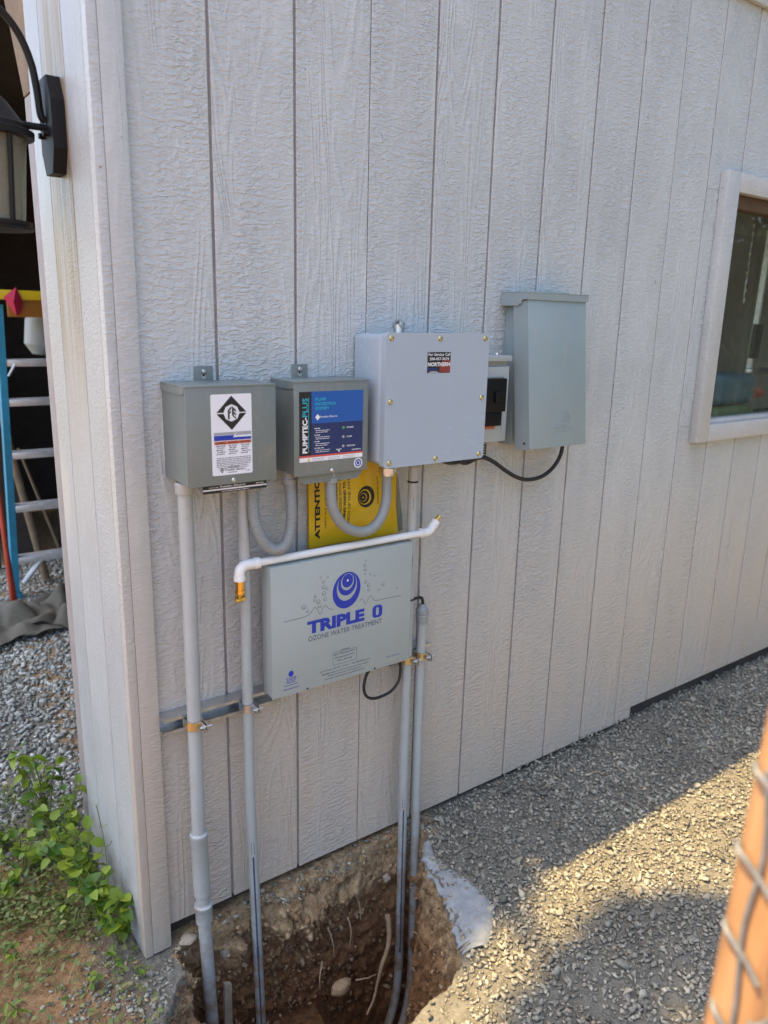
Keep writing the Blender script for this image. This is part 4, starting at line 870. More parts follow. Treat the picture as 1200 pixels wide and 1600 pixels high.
part('clear_edge', MB().prism([(0.7235, 0.957), (0.742, 0.96), (0.735, 1.02), (0.722, 1.10), (0.712, 1.13)], 'y', -0.0075, -0.0065), M_lglass, t)

# ------------------------------------------------------------------ strut channels with clamps
def strut(label, x0, x1):
    t = thing('strut_channel', label, 'strut', ((x0 + x1) / 2, 0, 0.588)); z0, z1 = 0.5675, 0.6085
    part('back_web', MB().box(x0, x1, -0.0030, -0.0008, z0, z1), M_galv, t)
    part('flange', MB().box(x0, x1, -0.0415, -0.0032, z1 - 0.0022, z1).box(x0, x1, -0.0415, -0.039, z1 - 0.0085, z1 - 0.0023), M_galv, t)
    part('flange', MB().box(x0, x1, -0.0415, -0.0032, z0, z0 + 0.0022).box(x0, x1, -0.0415, -0.039, z0 + 0.0023, z0 + 0.0085), M_galv, t); return t
strut('long galvanised strut channel crossing behind the two left conduits', 0.0235, 0.332)
strut('short galvanised strut channel behind the two right conduits', 0.690, 0.832)
def clamp(label, x, y, r, gold):
    t = thing('conduit_clamp', label, 'clamp', (x, y, 0.588), 'strut clamps on the conduits')
    q = MB(); ro = r + 0.0015; path = []
    for a in range(-20, 201, 12): path.append((x + ro * math.cos(R(a)), y - ro * math.sin(R(a))))
    vs = []; fs = []
    path = [(path[0][0] + 0.001, -0.040)] + path + [(path[-1][0] - 0.001, -0.040)]
    for px_, py_ in path: vs += [(px_, py_, 0.578), (px_, py_, 0.600)]
    c = (x, y)
    vs2 = []
    for px_, py_ in path: 
        d = Vector((px_ - c[0], py_ - c[1])).normalized() * 0.002; vs2 += [(px_ + d.x, py_ + d.y, 0.578), (px_ + d.x, py_ + d.y, 0.600)]
    nn = len(vs); 
    for i in range(len(path) - 1):
        a = 2 * i; fs += [(a, a + 1, a + 3, a + 2), (nn + a, nn + a + 2, nn + a + 3, nn + a + 1), (a, a + 2, nn + a + 2, nn + a), (a + 1, nn + a + 1, nn + a + 3, a + 3)]
    part('band', q.add(vs + vs2, fs), gold, t)
    part('ear', MB().box(x + r * 0.55, x + r * 0.55 + 0.0022, y - r - 0.022, y - r * 0.78, 0.579, 0.599, 0.0005).box(x + r * 0.55 + 0.007, x + r * 0.55 + 0.0092, y - r - 0.022, y - r * 0.68, 0.579, 0.599, 0.0005), M_galv, t)
    part('bolt', MB().tube([(x + r * 0.55 - 0.008, y - r - 0.013, 0.589), (x + r * 0.55 + 0.021, y - r - 0.013, 0.589)], 0.003, 10).tube([(x + r * 0.55 - 0.004, y - r - 0.013, 0.589), (x + r * 0.55, y - r - 0.013, 0.589)], 0.0062, 6), M_galv, t)
clamp('shiny clamp on the thick leftmost conduit', 0.0905, -0.060, 0.0168, M_clamp)
clamp('shiny clamp on the second conduit from the left', 0.2325, -0.056, 0.0134, M_galv)
clamp('shiny clamp on the conduit just under the ozone unit corner', 0.7345, -0.056, 0.0134, M_clamp)
clamp('shiny clamp on the rightmost conduit', 0.7830, -0.056, 0.0134, M_clamp)

# ------------------------------------------------------------------ conduits
t = thing('conduit', 'thick grey conduit with couplings below the emblem box', 'conduit', (0.10, -0.06, -0.4))
def c1(z): return (0.0885 + 0.0030 * math.sin(z * 2) + max(0, 0.25 - z) * 0.030, -0.060 - max(0, 0.1 - z) * 0.02, z)
part('pipe', MB().tube([c1(z) for z in (-0.55, -0.30, -0.1, 0.05)], 0.0168, 24), M_pvc, t)
part('pipe', MB().tube([c1(z) for z in (0.02, 0.12, 0.30, 0.6, 0.9, 1.165)], 0.0168, 24), M_pvc, t)
part('hub', MB().lathe(c1(1.150), (0, 0, 1), [(0.0205, 0), (0.0215, 0.002), (0.0215, 0.024), (0.0195, 0.026)], 24), M_pvc, t)
ax = (Vector(c1(0.29)) - Vector(c1(0.11))).normalized()
part('expansion_sleeve', MB().lathe(c1(0.105), ax, [(0.0175, 0), (0.0205, 0.004), (0.0212, 0.03), (0.0212, 0.172), (0.0225, 0.174), (0.0225, 0.183), (0.0175, 0.187)], 28), M_pvc, t)
part('coupling', MB().lathe(c1(0.027), ax, [(0.0178, 0), (0.0215, 0.002), (0.0218, 0.044), (0.0232, 0.046), (0.0232, 0.052), (0.018, 0.056)], 28), M_pvc, t)
def stripes(parent, fn, r, z0, z1, ang, bars):
    """printed line along a conduit and short code blocks"""
    q = MB(); a = R(ang); d = (math.cos(a), math.sin(a)); e = (-d[1], d[0])
    def pt(z, o):
        c = fn(z); rr_ = r + 0.0004; th = a + o / r; return (c[0] + rr_ * math.cos(th), c[1] + rr_ * math.sin(th), z)
    zs = np.linspace(z0, z1, 24)
    for u, v in zip(zs[:-1], zs[1:]): q.add([pt(u, -0.0021), pt(u, 0.0021), pt(v, 0.0021), pt(v, -0.0021)], [(0, 1, 2, 3)])
    part('printed_stripe', q, M_inks, parent)
    for b0_, b1_ in bars:
        q = MB(); k = b0_
        while k < b1_: q.add([pt(k, -0.0042), pt(k, 0.0042), pt(k + 0.003, 0.0042), pt(k + 0.003, -0.0042)], [(0, 1, 2, 3)]); k += 0.0048
        part('printed_code', q, M_inks, parent)
t = thing('conduit', 'thinner grey conduit, second from the left, running down from the emblem box', 'conduit', (0.235, -0.055, -0.5))
def c2(z): return (0.2325 + max(0, 0.35 - z) * 0.026, -0.056, z)
part('pipe', MB().tube([c2(z) for z in (-0.6, -0.3, 0.0, 0.35, 0.7, 1.176)], 0.0134, 22), M_pvc, t)
stripes(t, c2, 0.0134, -0.44, 0.16, -112, ((0.170, 0.20), (-0.165, -0.13)))
t = thing('conduit', 'grey conduit from the junction box down behind the ozone unit into the pit', 'conduit', (0.735, -0.055, -0.7))
def c3(z): return (0.7335 + max(0, 0.4 - z) * 0.010, -0.056, z)
p3 = [c3(z) for z in (1.176, 0.9, 0.6, 0.3, 0.0, -0.25, -0.42)] + [(0.738, -0.060, -0.50), (0.722, -0.066, -0.60), (0.690, -0.072, -0.68), (0.645, -0.078, -0.735), (0.585, -0.084, -0.765)]
part('pipe', MB().tube(crv(p3, 5), 0.0134, 22), M_pvc, t)
stripes(t, c3, 0.0134, -0.42, 0.10, -118, ((0.108, 0.135), (-0.27, -0.235), (0.87, 0.90)))
part('zip_tie', MB().lathe((0.733, -0.056, 1.107), (0, 0, 1), [(0.0138, 0), (0.0148, 0.0005), (0.0148, 0.004), (0.0138, 0.0045)], 22), M_black, t)
part('code_print', MB().add([(0.7265 + 0.010 * a, -0.0685 , 1.035 + 0.0055 * k + 0.003 * b) for k in range(6) for a, b in ((0, 0), (1, 0), (1, 1), (0, 1))], [tuple(4 * k + j for j in range(4)) for k in range(6)]), M_inks, t)
t = thing('conduit', 'rightmost grey conduit topped with a threaded cord grip', 'conduit', (0.785, -0.055, -0.7))
def c4(z): return (0.7835 + max(0, 0.4 - z) * 0.012, -0.056, z)
p4 = [c4(z) for z in (0.715, 0.5, 0.3, 0.0, -0.25, -0.42)] + [(0.789, -0.064, -0.50), (0.774, -0.074, -0.60), (0.744, -0.084, -0.69), (0.70, -0.092, -0.745), (0.64, -0.10, -0.775)]
part('pipe', MB().tube(crv(p4, 5), 0.0134, 22), M_pvc, t)
part('cord_grip', MB().lathe((0.7835, -0.056, 0.690), (0, 0, 1), [(0.0145, 0), (0.0175, 0.002), (0.0175, 0.022), (0.0165, 0.023), (0.0165, 0.028), (0.0185, 0.029), (0.0185, 0.041), (0.013, 0.046), (0.010, 0.056), (0.006, 0.058)], 24), M_pvcd, t)
part('grip_ring', MB().lathe((0.7835, -0.056, 0.7125), (0, 0, 1), [(0.0172, 0), (0.0190, 0.0008), (0.0190, 0.0030), (0.0172, 0.004)], 24), M_pvc, t)
q = MB(); vs_, fs_ = glyphs("BORE ELECTRIC", 0.02)
part('root_hair', MB().tube(crv([(0.773, -0.058, -0.20), (0.80, -0.075, -0.205), (0.815, -0.07, -0.195)], 6), 0.0035, 6), M_root, t)
# flexible conduits
def flex(label, pts, r, ribs, conn):
    path = crv(pts, 26); L_ = 0; rad = []
    for i, p in enumerate(path):
        if i: L_ += (path[i] - path[i - 1]).length
        rad.append(r * (1 + ribs * math.sin(L_ * 2 * math.pi / 0.0052)))
    # resample finely so that the ribs are real rings
    o = thing('flexible_conduit', label, 'flexible conduit', pts[len(pts) // 2]); fine_ = []; rf_ = []; acc = 0; last = path[0]
    tot = sum((path[i] - path[i - 1]).length for i in range(1, len(path))); nseg = int(tot / 0.0009)
    cum = [0]
    for i in range(1, len(path)): cum.append(cum[-1] + (path[i] - path[i - 1]).length)
    j = 0
    for k in range(nseg + 1):
        s_ = tot * k / nseg
        while j < len(cum) - 2 and cum[j + 1] < s_: j += 1
        f_ = (s_ - cum[j]) / max(cum[j + 1] - cum[j], 1e-9); fine_.append(path[j].lerp(path[j + 1], f_)); rf_.append(r * (1 + ribs * math.sin(s_ * 2 * math.pi / 0.0052)))
    part('hose', MB().tube(fine_, rf_, 18), M_pvcd, o, smooth=180)
    for e, d in conn:
        part('connector', MB().lathe(e, d, [(0.0135, -0.018), (0.018, -0.016), (0.018, -0.004), (0.0155, -0.002), (0.0155, 0.014), (0.012, 0.016)], 20), M_pvcd, o)
    return o
flex('ribbed grey flexible conduit looping between the two steel boxes', [(0.2465, -0.080, 1.176), (0.2455, -0.080, 1.13), (0.2475, -0.080, 1.08), (0.263, -0.080, 1.03), (0.287, -0.080, 1.000), (0.312, -0.082, 0.993), (0.334, -0.080, 1.010), (0.3475, -0.075, 1.05), (0.3505, -0.07, 1.10), (0.3505, -0.06, 1.172)], 0.0135, 0.055,
     [((0.2465, -0.080, 1.160), (0, 0, 1)), ((0.3505, -0.06, 1.160), (0, 0, 1))])
flex('smooth grey flexible conduit looping in front of the yellow bag', [(0.453, -0.085, 1.172), (0.4535, -0.085, 1.12), (0.459, -0.087, 1.075), (0.482, -0.089, 1.035), (0.515, -0.09, 1.012), (0.552, -0.09, 1.003), (0.586, -0.088, 1.012), (0.612, -0.084, 1.037), (0.627, -0.08, 1.075), (0.6315, -0.075, 1.115), (0.632, -0.075, 1.142)], 0.0135, 0.012,
     [((0.453, -0.085, 1.158), (0, 0, 1))])

# ------------------------------------------------------------------ white pipe resting on the ozone unit
t = thing('white_pipe', 'white plastic pipe with elbows and brass ends lying on the ozone unit', 'pipe', (0.5, -0.072, 0.953))
zp = 0.9645; yp = -0.072
part('pipe', MB().tube([(0.236, yp, zp), (0.765, yp, zp)], 0.0096, 22), M_wpvc, t)
part('elbow', MB().tube(crv([(0.262, yp, zp), (0.235, yp, zp), (0.2215, yp, zp - 0.002), (0.2125, yp, zp - 0.011), (0.2105, yp, zp - 0.026), (0.2105, yp, zp - 0.036)], 6), 0.0126, 22).lathe((0.2105, yp, zp - 0.036), (0, 0, 1), [(0.0132, 0), (0.0140, 0.001), (0.0140, 0.010), (0.0130, 0.011)], 22).lathe((0.250, yp, zp), (1, 0, 0), [(0.0130, 0), (0.0138, 0.001), (0.0138, 0.012), (0.0112, 0.0125)], 22), M_wpvc, t)
part('brass_valve', MB().lathe((0.2105, yp, zp - 0.0365), (0, 0, -1), [(0.0105, 0), (0.0105, 0.022), (0.0125, 0.0225), (0.0125, 0.030), (0.0095, 0.031), (0.0085, 0.038), (0.0125, 0.0385), (0.0125, 0.046), (0.008, 0.047)], 8).box(0.192, 0.2095, yp - 0.018, yp - 0.008, zp - 0.083, zp - 0.074, 0.002), M_brass, t)
part('elbow', MB().tube(crv([(0.752, yp, zp), (0.774, yp, zp), (0.787, yp, zp + 0.005), (0.797, yp, zp + 0.016), (0.808, yp, zp + 0.028)], 6), 0.0124, 22).lathe((0.752, yp, zp), (1, 0, 0), [(0.0112, 0), (0.0136, 0.0005), (0.0136, 0.008), (0.0130, 0.009)], 22), M_wpvc, t)
part('brass_nipple', MB().lathe((0.807, yp, zp + 0.027), (0.7, 0, 0.74), [(0.0085, 0), (0.0085, 0.006), (0.006, 0.0065), (0.006, 0.018), (0.0045, 0.019)], 12), M_brass, t)

# ------------------------------------------------------------------ black cables
solo('black_cable', MB().tube(crv([(0.83, -0.060, 1.158), (0.87, -0.050, 1.147), (0.915, -0.045, 1.146), (0.965, -0.045, 1.150), (1.005, -0.045, 1.149), (1.045, -0.047, 1.131), (1.09, -0.05, 1.103), (1.135, -0.05, 1.080), (1.18, -0.05, 1.067), (1.225, -0.05, 1.066), (1.268, -0.05, 1.076), (1.305, -0.05, 1.100), (1.33, -0.05, 1.135), (1.338, -0.048, 1.182)], 8), 0.0062, 12), M_cable,
     'black cable sagging from the junction box to the disconnect box', 'cable', loc=(1.18, -0.05, 1.066))
solo('black_cable', MB().tube(crv([(0.90, -0.052, 1.149), (0.92, -0.046, 1.140), (0.945, -0.042, 1.1385), (0.975, -0.042, 1.148)], 6), 0.0045, 10), M_cable, 'short black cable loop under the junction box corner', 'cable', loc=(0.94, -0.045, 1.14))
solo('black_cable', MB().tube(crv([(0.640, -0.055, 0.620), (0.655, -0.058, 0.606), (0.690, -0.058, 0.604), (0.7055, -0.058, 0.592), (0.709, -0.058, 0.560), (0.703, -0.058, 0.528), (0.680, -0.058, 0.506), (0.648, -0.058, 0.498), (0.615, -0.058, 0.500), (0.592, -0.058, 0.514), (0.583, -0.058, 0.540), (0.588, -0.058, 0.572), (0.602, -0.058, 0.594), (0.618, -0.056, 0.612)], 8), 0.0043, 10), M_cable,
     'black cord loop hanging below the ozone unit', 'cable', loc=(0.64, -0.058, 0.5))
solo('black_cable', MB().tube(crv([(0.700, -0.066, 0.768), (0.73, -0.066, 0.7715), (0.755, -0.064, 0.773), (0.775, -0.060, 0.768), (0.7832, -0.057, 0.752), (0.7835, -0.056, 0.738)], 7), 0.0045, 10), M_cable, 'short black cord bending into the cord grip of the rightmost conduit', 'cable', loc=(0.75, -0.064, 0.77))

# ------------------------------------------------------------------ fabric at the pit rim
def fabric(name, label, inner, outer, drop):
    n = 46; mrow = 10; vs = []; fs = []
    def at(P, t):
        k = t * (len(P) - 1); i = min(int(k), len(P) - 2); f_ = k - i; return (P[i][0] + (P[i + 1][0] - P[i][0]) * f_, P[i][1] + (P[i + 1][1] - P[i][1]) * f_)
    for i in range(n + 1):
        a, b = at(inner, i / n), at(outer, i / n)
        jag = 0.020 * noise.noise(Vector((i * 0.9, 3.3, drop))) + 0.007 * noise.noise(Vector((i * 2.9, 8.3, drop)))
        for j in range(mrow + 1):
            u = j / mrow; x = a[0] + (b[0] - a[0]) * u; y_ = a[1] + (b[1] - a[1]) * u
            x += jag * (1 - u) ** 2; y_ += 0.4 * jag * (1 - u) ** 2
            z = -0.003 - drop * (1 - u) ** 3 + 0.006 * noise.noise(Vector((x * 16, y_ * 16, 1))) - 0.008 * max(0, u - 0.85) / 0.15
            vs.append((x, y_, z))
    for i in range(n):
        for j in range(mrow): a = i * (mrow + 1) + j; fs.append((a, a + 1, a + mrow + 2, a + mrow + 1))
    b0 = len(vs); vs += [(x, y_, z - 0.003) for x, y_, z in vs]; fs += [tuple(k + b0 for k in f[::-1]) for f in fs]
    for i in range(n): a = i * (mrow + 1); fs.append((a, a + mrow + 1, a + mrow + 1 + b0, a + b0))
    q = MB(); q.v = vs; q.f = fs
    return solo(name, q, M_fab, label, 'fabric', loc=(inner[0][0], inner[0][1], 0), smooth=50, fix=True)
fabric('landscape_fabric', 'torn pale grey fabric lying at the right rim of the pit', [(0.785, -0.105), (0.735, -0.155), (0.708, -0.225), (0.697, -0.29), (0.672, -0.345), (0.648, -0.39), (0.618, -0.455), (0.605, -0.485)],
       [(0.80, -0.115), (0.765, -0.19), (0.785, -0.275), (0.790, -0.335), (0.785, -0.385), (0.762, -0.43), (0.715, -0.475), (0.665, -0.505)], 0.016)
FAB = [(0.785, -0.105), (0.735, -0.155), (0.697, -0.29), (0.648, -0.39), (0.605, -0.485), (0.645, -0.505), (0.675, -0.490), (0.730, -0.44), (0.755, -0.385), (0.752, -0.335), (0.755, -0.275), (0.745, -0.20)]
def inside(x, y, P):
    c = False; j = len(P) - 1
    for i in range(len(P)):
        if (P[i][1] > y) != (P[j][1] > y) and x < (P[j][0] - P[i][0]) * (y - P[i][1]) / (P[j][1] - P[i][1]) + P[i][0]: c = not c
        j = i
    return c

# ------------------------------------------------------------------ gravel
def stone_templates(n, pts=11, flat=0.6):
    out = []
    for k in range(n):
        bm = bmesh.new(); r_ = random.Random(k * 17 + pts)
        for _ in range(pts):
            v = Vector((r_.gauss(0, 1), r_.gauss(0, 1), r_.gauss(0, 1))).normalized() * r_.uniform(0.8, 1.0)
            bm.verts.new((v.x, v.y * r_.uniform(0.65, 0.9), v.z * flat))
        h = bmesh.ops.convex_hull(bm, input=bm.verts); bmesh.ops.delete(bm, geom=[v for v in h['geom_interior'] if isinstance(v, bmesh.types.BMVert)], context='VERTS')
        bmesh.ops.triangulate(bm, faces=bm.faces[:]); bmesh.ops.recalc_face_normals(bm, faces=bm.faces); bm.verts.index_update()
        out.append((np.array([v.co[:] for v in bm.verts]), np.array([[v.index for v in f.verts] for f in bm.faces]))); bm.free()
    return out
TPL = stone_templates(16)
def scatter(name, pts, sizes, material, label, cat, sink=0.25, tilt=0.5, group=None):
    """one mesh of many separate stones"""
    V = []; F = []; base = 0; tid = rng.integers(0, len(TPL), len(pts))
    for k in range(len(TPL)):
        idx = np.where(tid == k)[0]
        if not len(idx): continue
        tv, tf = TPL[k]; n = len(idx); az = rng.uniform(0, 6.283, n); ax_ = rng.uniform(-tilt, tilt, n); ay = rng.uniform(-tilt, tilt, n)
        ca, sa = np.cos(az), np.sin(az); cx_, sx_ = np.cos(ax_), np.sin(ax_); cy_, sy_ = np.cos(ay), np.sin(ay)
        P = tv[None] * sizes[idx][:, None, None] * np.stack([rng.uniform(0.8, 1.35, n), rng.uniform(0.75, 1.0, n), rng.uniform(0.7, 1.1, n)], -1)[:, None, :]
        x, y, z = P[..., 0], P[..., 1], P[..., 2]
        y, z = y * cx_[:, None] - z * sx_[:, None], y * sx_[:, None] + z * cx_[:, None]
        x, z = x * cy_[:, None] + z * sy_[:, None], -x * sy_[:, None] + z * cy_[:, None]
        x, y = x * ca[:, None] - y * sa[:, None], x * sa[:, None] + y * ca[:, None]
        Q = np.stack([x, y, z], -1) + pts[idx][:, None, :]; Q[..., 2] += (sizes[idx] * (0.55 - sink))[:, None]
        V.append(Q.reshape(-1, 3)); nv = len(tv)
        F.append((tf[None] + (base + np.arange(n) * nv)[:, None, None]).reshape(-1, 3)); base += n * nv
    V = np.concatenate(V); F = np.concatenate(F)
    me = bpy.data.meshes.new(name); me.vertices.add(len(V)); me.vertices.foreach_set('co', V.ravel()); me.loops.add(F.size); me.loops.foreach_set('vertex_index', F.ravel().astype(np.int32))
    me.polygons.add(len(F)); me.polygons.foreach_set('loop_start', np.arange(0, F.size, 3, dtype=np.int32)); me.polygons.foreach_set('loop_total', np.full(len(F), 3, dtype=np.int32)); me.update(calc_edges=True)
    me.materials.append(material); o = bpy.data.objects.new(name, me); col.objects.link(o); return tag(o, label, cat, group, 'stuff')
def visible(P, mg=0.10):
    c = (P - CAM) @ CM.T; u = c[:, 0] / c[:, 2] * 1189.31; v = c[:, 1] / c[:, 2] * 1189.31
    return (c[:, 2] > 0.1) & (abs(u) < 600 * (1 + mg)+60) & (abs(v) < 800 * (1 + mg)+60)
def field(x0, x1, y0, y1, dens, smin, smax, rule, power=2.2):
    n = int((x1 - x0) * (y1 - y0) * dens); x = rng.uniform(x0, x1, n); y = rng.uniform(y0, y1, n); s = smin + (smax - smin) * rng.random(n) ** power
    P = []; S = []
    for a, b, c in zip(x, y, s):
        if rule(a, b): P.append((a, b, gz(a, b))); S.append(c)
    return np.array(P), np.array(S)
def cull(P, S): k = visible(P, 0.35); return P[k], S[k]
def rule_main(x, y):
    if y > -0.004 and not (x > 1.93): return False
    if y > 0.05: return False
    d = pit_d(x, y)
    if d < 0.008: return False
    if inside(x, y, FAB) and noise.noise(Vector((x * 26, y * 26, 6))) + 0.9 * noise.noise(Vector((x * 9, y * 9, 2))) < 0.30: return False
    if x < 0.12 and y > -0.12: return False
    if 0.34 < x < 0.50 and -0.64 < y < -0.56: return rng.random() < 0.12
    fines = noise.noise(Vector((x * 2.3, y * 3.1, 4.0))) ; return rng.random() < (0.72 if fines > 0.22 else 1.0)
P1, S1 = field(0.10, 3.5, -1.45, 0.04, 14500, 0.0024, 0.0120, rule_main, 2.0)
P2, S2 = field(0.10, 3.5, -1.45, 0.04, 420, 0.010, 0.022, rule_main, 3.0)
P3, S3 = field(0.86, 1.935, -0.075, -0.002, 26000, 0.003, 0.011, lambda x, y: rng.random() < (0.25 + 0.75 * min(1, max(0, (x - 1.1) / 0.5))) * math.exp(y / 0.035))
P3[:, 2] += 0.034 * rng.random(len(P3)) * np.exp(P3[:, 1] / 0.03) * np.clip((P3[:, 0] - 0.9) / 0.7, 0.15, 1)      # banked against the wall
P, S = cull(np.concatenate([P1, P2, P3]), np.concatenate([S1, S2, S3]))
scatter('gravel', P, S, M_stone, 'grey crushed gravel spread in front of the shed wall', 'gravel', sink=0.08, tilt=0.7)
def rule_left(x, y):
    if -0.05 < x < 0.03 and y < 0.58: return False
    if y < 0.58 and x > -0.05: return False
    t_ = min(max((y - 0.35) / 0.5, 0), 1); return rng.random() < t_
P, S = field(-0.95, 1.0, 0.3, 3.4, 4200, 0.008, 0.021, rule_left); P, S = cull(P, S)
scatter('gravel', P, S, M_stone2, 'rounded grey gravel on the drive before the open doorway', 'gravel')
def rule_corner(x, y):
    d = pit_d(x, y); a = math.hypot((x + 0.13) / 0.14, (y + 0.12) / 0.16)
    if d < 0.004 or (x > -0.05 and y > -0.02): return False
    return rng.random() < math.exp(-max(0, a - 0.75) * 3.2)
P, S = field(-0.5, 0.08, -0.45, 0.2, 9000, 0.0035, 0.011, rule_corner)
scatter('gravel', P, S, M_stone, 'small pile of grey chippings at the foot of the corner post', 'gravel')
def rule_soil(x, y): return (x < -0.05 and pit_d(x, y) > 0.003) and rng.random() < 0.9
P, S = field(-0.75, -0.05, -0.4, 0.6, 3000, 0.002, 0.011, rule_soil, 4.0)
scatter('soil_crumbs', P, S, M_clod, 'brown soil crumbs on the bare earth among the weeds', 'soil')
# clods and stones sticking out of the pit's sides
NR0 = NF * NA; vv = np.array(verts[NR0:(NF + NW) * NA])
sel = rng.integers(0, len(vv), 7000); C_ = vv[sel]; keep = (C_[:, 1] > -0.42) & (C_[:, 2] > -0.6); C_ = C_[keep]
sz = 0.0018 + 0.015 * rng.random(len(C_)) ** 4.5; scatter('pit_clods', C_ - np.array([0, 0, 0.004]), sz, M_clod, 'brown clods and crumbs in the sides of the pit', 'soil', sink=0.55, tilt=1.5)
bank = vv[(vv[:, 2] > -0.30) & (vv[:, 2] < -0.035) & (vv[:, 1] > -0.13) & (vv[:, 0] < 0.72)]
okx = np.ones(len(bank), bool)
for cx_ in (0.093, 0.237): okx &= abs(bank[:, 0] - cx_) > 0.032                       # leave the conduits clear
bank = bank[okx]; bank = bank[rng.integers(0, len(bank), 420)]
scatter('pit_clods', bank - np.array([0, -0.002, 0.004]), 0.005 + 0.016 * rng.random(len(bank)) ** 2.2, M_clod, 'larger brown clods in the bank below the siding', 'soil', sink=0.6, tilt=1.5)
top = C_[(C_[:, 2] > -0.05) & (C_[:, 1] > -0.12)]; top = np.repeat(top, 3, 0) + rng.normal(0, 0.007, (3 * len(top), 3)) * np.array([1, 0.6, 1]); top[:, 1] = np.minimum(top[:, 1], -0.008)
scatter('crust_stones', top, 0.0035 + 0.008 * rng.random(len(top)) ** 2, M_stone, 'grey chippings in the crust along the foot of the wall', 'gravel', sink=0.55, tilt=1.2)

# ------------------------------------------------------------------ stones and roots in the pit
def rock(label, c, s, seed, m_, grp=None):
    bm = bmesh.new(); bmesh.ops.create_icosphere(bm, subdivisions=3, radius=1.0)
    for v in bm.verts:
        k = 1 + 0.35 * noise.noise(v.co * 1.1 + Vector((seed, 0, 0))) + 0.12 * noise.noise(v.co * 3.2 + Vector((0, seed, 0)))
        v.co = Vector((v.co.x * k * s[0], v.co.y * k * s[1], v.co.z * k * s[2])) + Vector(c)
    q = MB(); bm.verts.index_update(); q.add([v.co[:] for v in bm.verts], [[v.index for v in f.verts] for f in bm.faces]); bm.free()
    return solo('rock', q, m_, label, 'rock', grp, smooth=30, loc=c)
M_rock = mat('soil_stained_rock', (0.33, 0.27, 0.20), 0.9, var=0.3, vscale=30, bump=0.6, bscale=90, bdist=0.003)
rock('flat tan rock set in the pit side between the left conduits', (0.165, -0.035, -0.115), (0.022, 0.014, 0.034), 1.0, M_rock)
rock('small tan rock by the foot of the wall left of the thick conduit', (0.055, -0.045, -0.020), (0.022, 0.014, 0.012), 2.0, M_rock)
rock('pale lump of stone in the pit side left of the right conduits', (0.690, -0.045, -0.135), (0.012, 0.012, 0.014), 3.0, M_rock)
rock('brown lump low in the pit between the conduits', (0.50, -0.085, -0.40), (0.035, 0.02, 0.022), 4.0, M_clod)
solo('timber_scrap', MB().prism([(0.135, -0.52), (0.158, -0.52), (0.160, -0.20), (0.140, -0.19)], 'y', -0.072, -0.060), M_rock, 'splintered pale timber scrap beside the thick conduit in the pit', 'timber', loc=(0.15, -0.066, -0.5))
def root(label, pts, r, grp=None):
    pth = crv(pts, 8); n = len(pth)
    return solo('root', MB().tube([(p.x + 0.0018 * noise.noise(Vector((i * 0.7, 1, r * 900))), p.y, p.z + 0.0018 * noise.noise(Vector((i * 0.7, 5, r * 900)))) for i, p in enumerate(pth)], [r * (1 - 0.65 * i / n) for i in range(n)], 8), M_root, label, 'root', grp, loc=pts[0])
root('long thick pale root hanging in the pit left of the right conduits', [(0.688, -0.060, -0.26), (0.684, -0.075, -0.31), (0.672, -0.085, -0.355), (0.648, -0.09, -0.40), (0.630, -0.095, -0.45), (0.612, -0.10, -0.50), (0.585, -0.105, -0.535)], 0.0085)
thin = [[(0.575, -0.045, -0.14), (0.580, -0.062, -0.17), (0.581, -0.066, -0.215)], [(0.545, -0.05, -0.20), (0.546, -0.068, -0.24), (0.538, -0.07, -0.29)], [(0.475, -0.05, -0.20), (0.480, -0.07, -0.24), (0.482, -0.074, -0.29)],
        [(0.45, -0.06, -0.30), (0.43, -0.08, -0.33), (0.428, -0.085, -0.37)], [(0.55, -0.09, -0.40), (0.585, -0.10, -0.405), (0.62, -0.10, -0.41)]]
for p, lb_ in zip(thin, ('short upright root high in the pit side, nearest the right conduits', 'slim upright root in the pit side, second from the right conduits', 'slim upright root hanging near the middle of the pit side', 'curled root stub low in the middle of the pit', 'thin root lying level low in the pit by the thick root')): root(lb_, p, 0.0028, 'thin roots below the wall')
for p, lb_ in zip(([(0.80, -0.09, -0.205), (0.83, -0.13, -0.205), (0.80, -0.20, -0.20), (0.72, -0.26, -0.20)], [(0.74, -0.12, -0.30), (0.73, -0.20, -0.27), (0.70, -0.27, -0.25)], [(0.70, -0.30, -0.22), (0.68, -0.34, -0.27), (0.685, -0.345, -0.34)], [(0.715, -0.22, -0.32), (0.69, -0.26, -0.33), (0.665, -0.31, -0.30)], [(0.72, -0.15, -0.40), (0.70, -0.23, -0.38), (0.68, -0.28, -0.36)]), ('pale level root crossing right of the rightmost conduit', 'thin root slanting across the shaded right pit side', 'drooping root closest to the fabric point', 'short root in the middle of the right pit side', 'lowest thin root on the right pit side')):
    root(lb_, p, 0.0030, 'thin roots under the fabric')

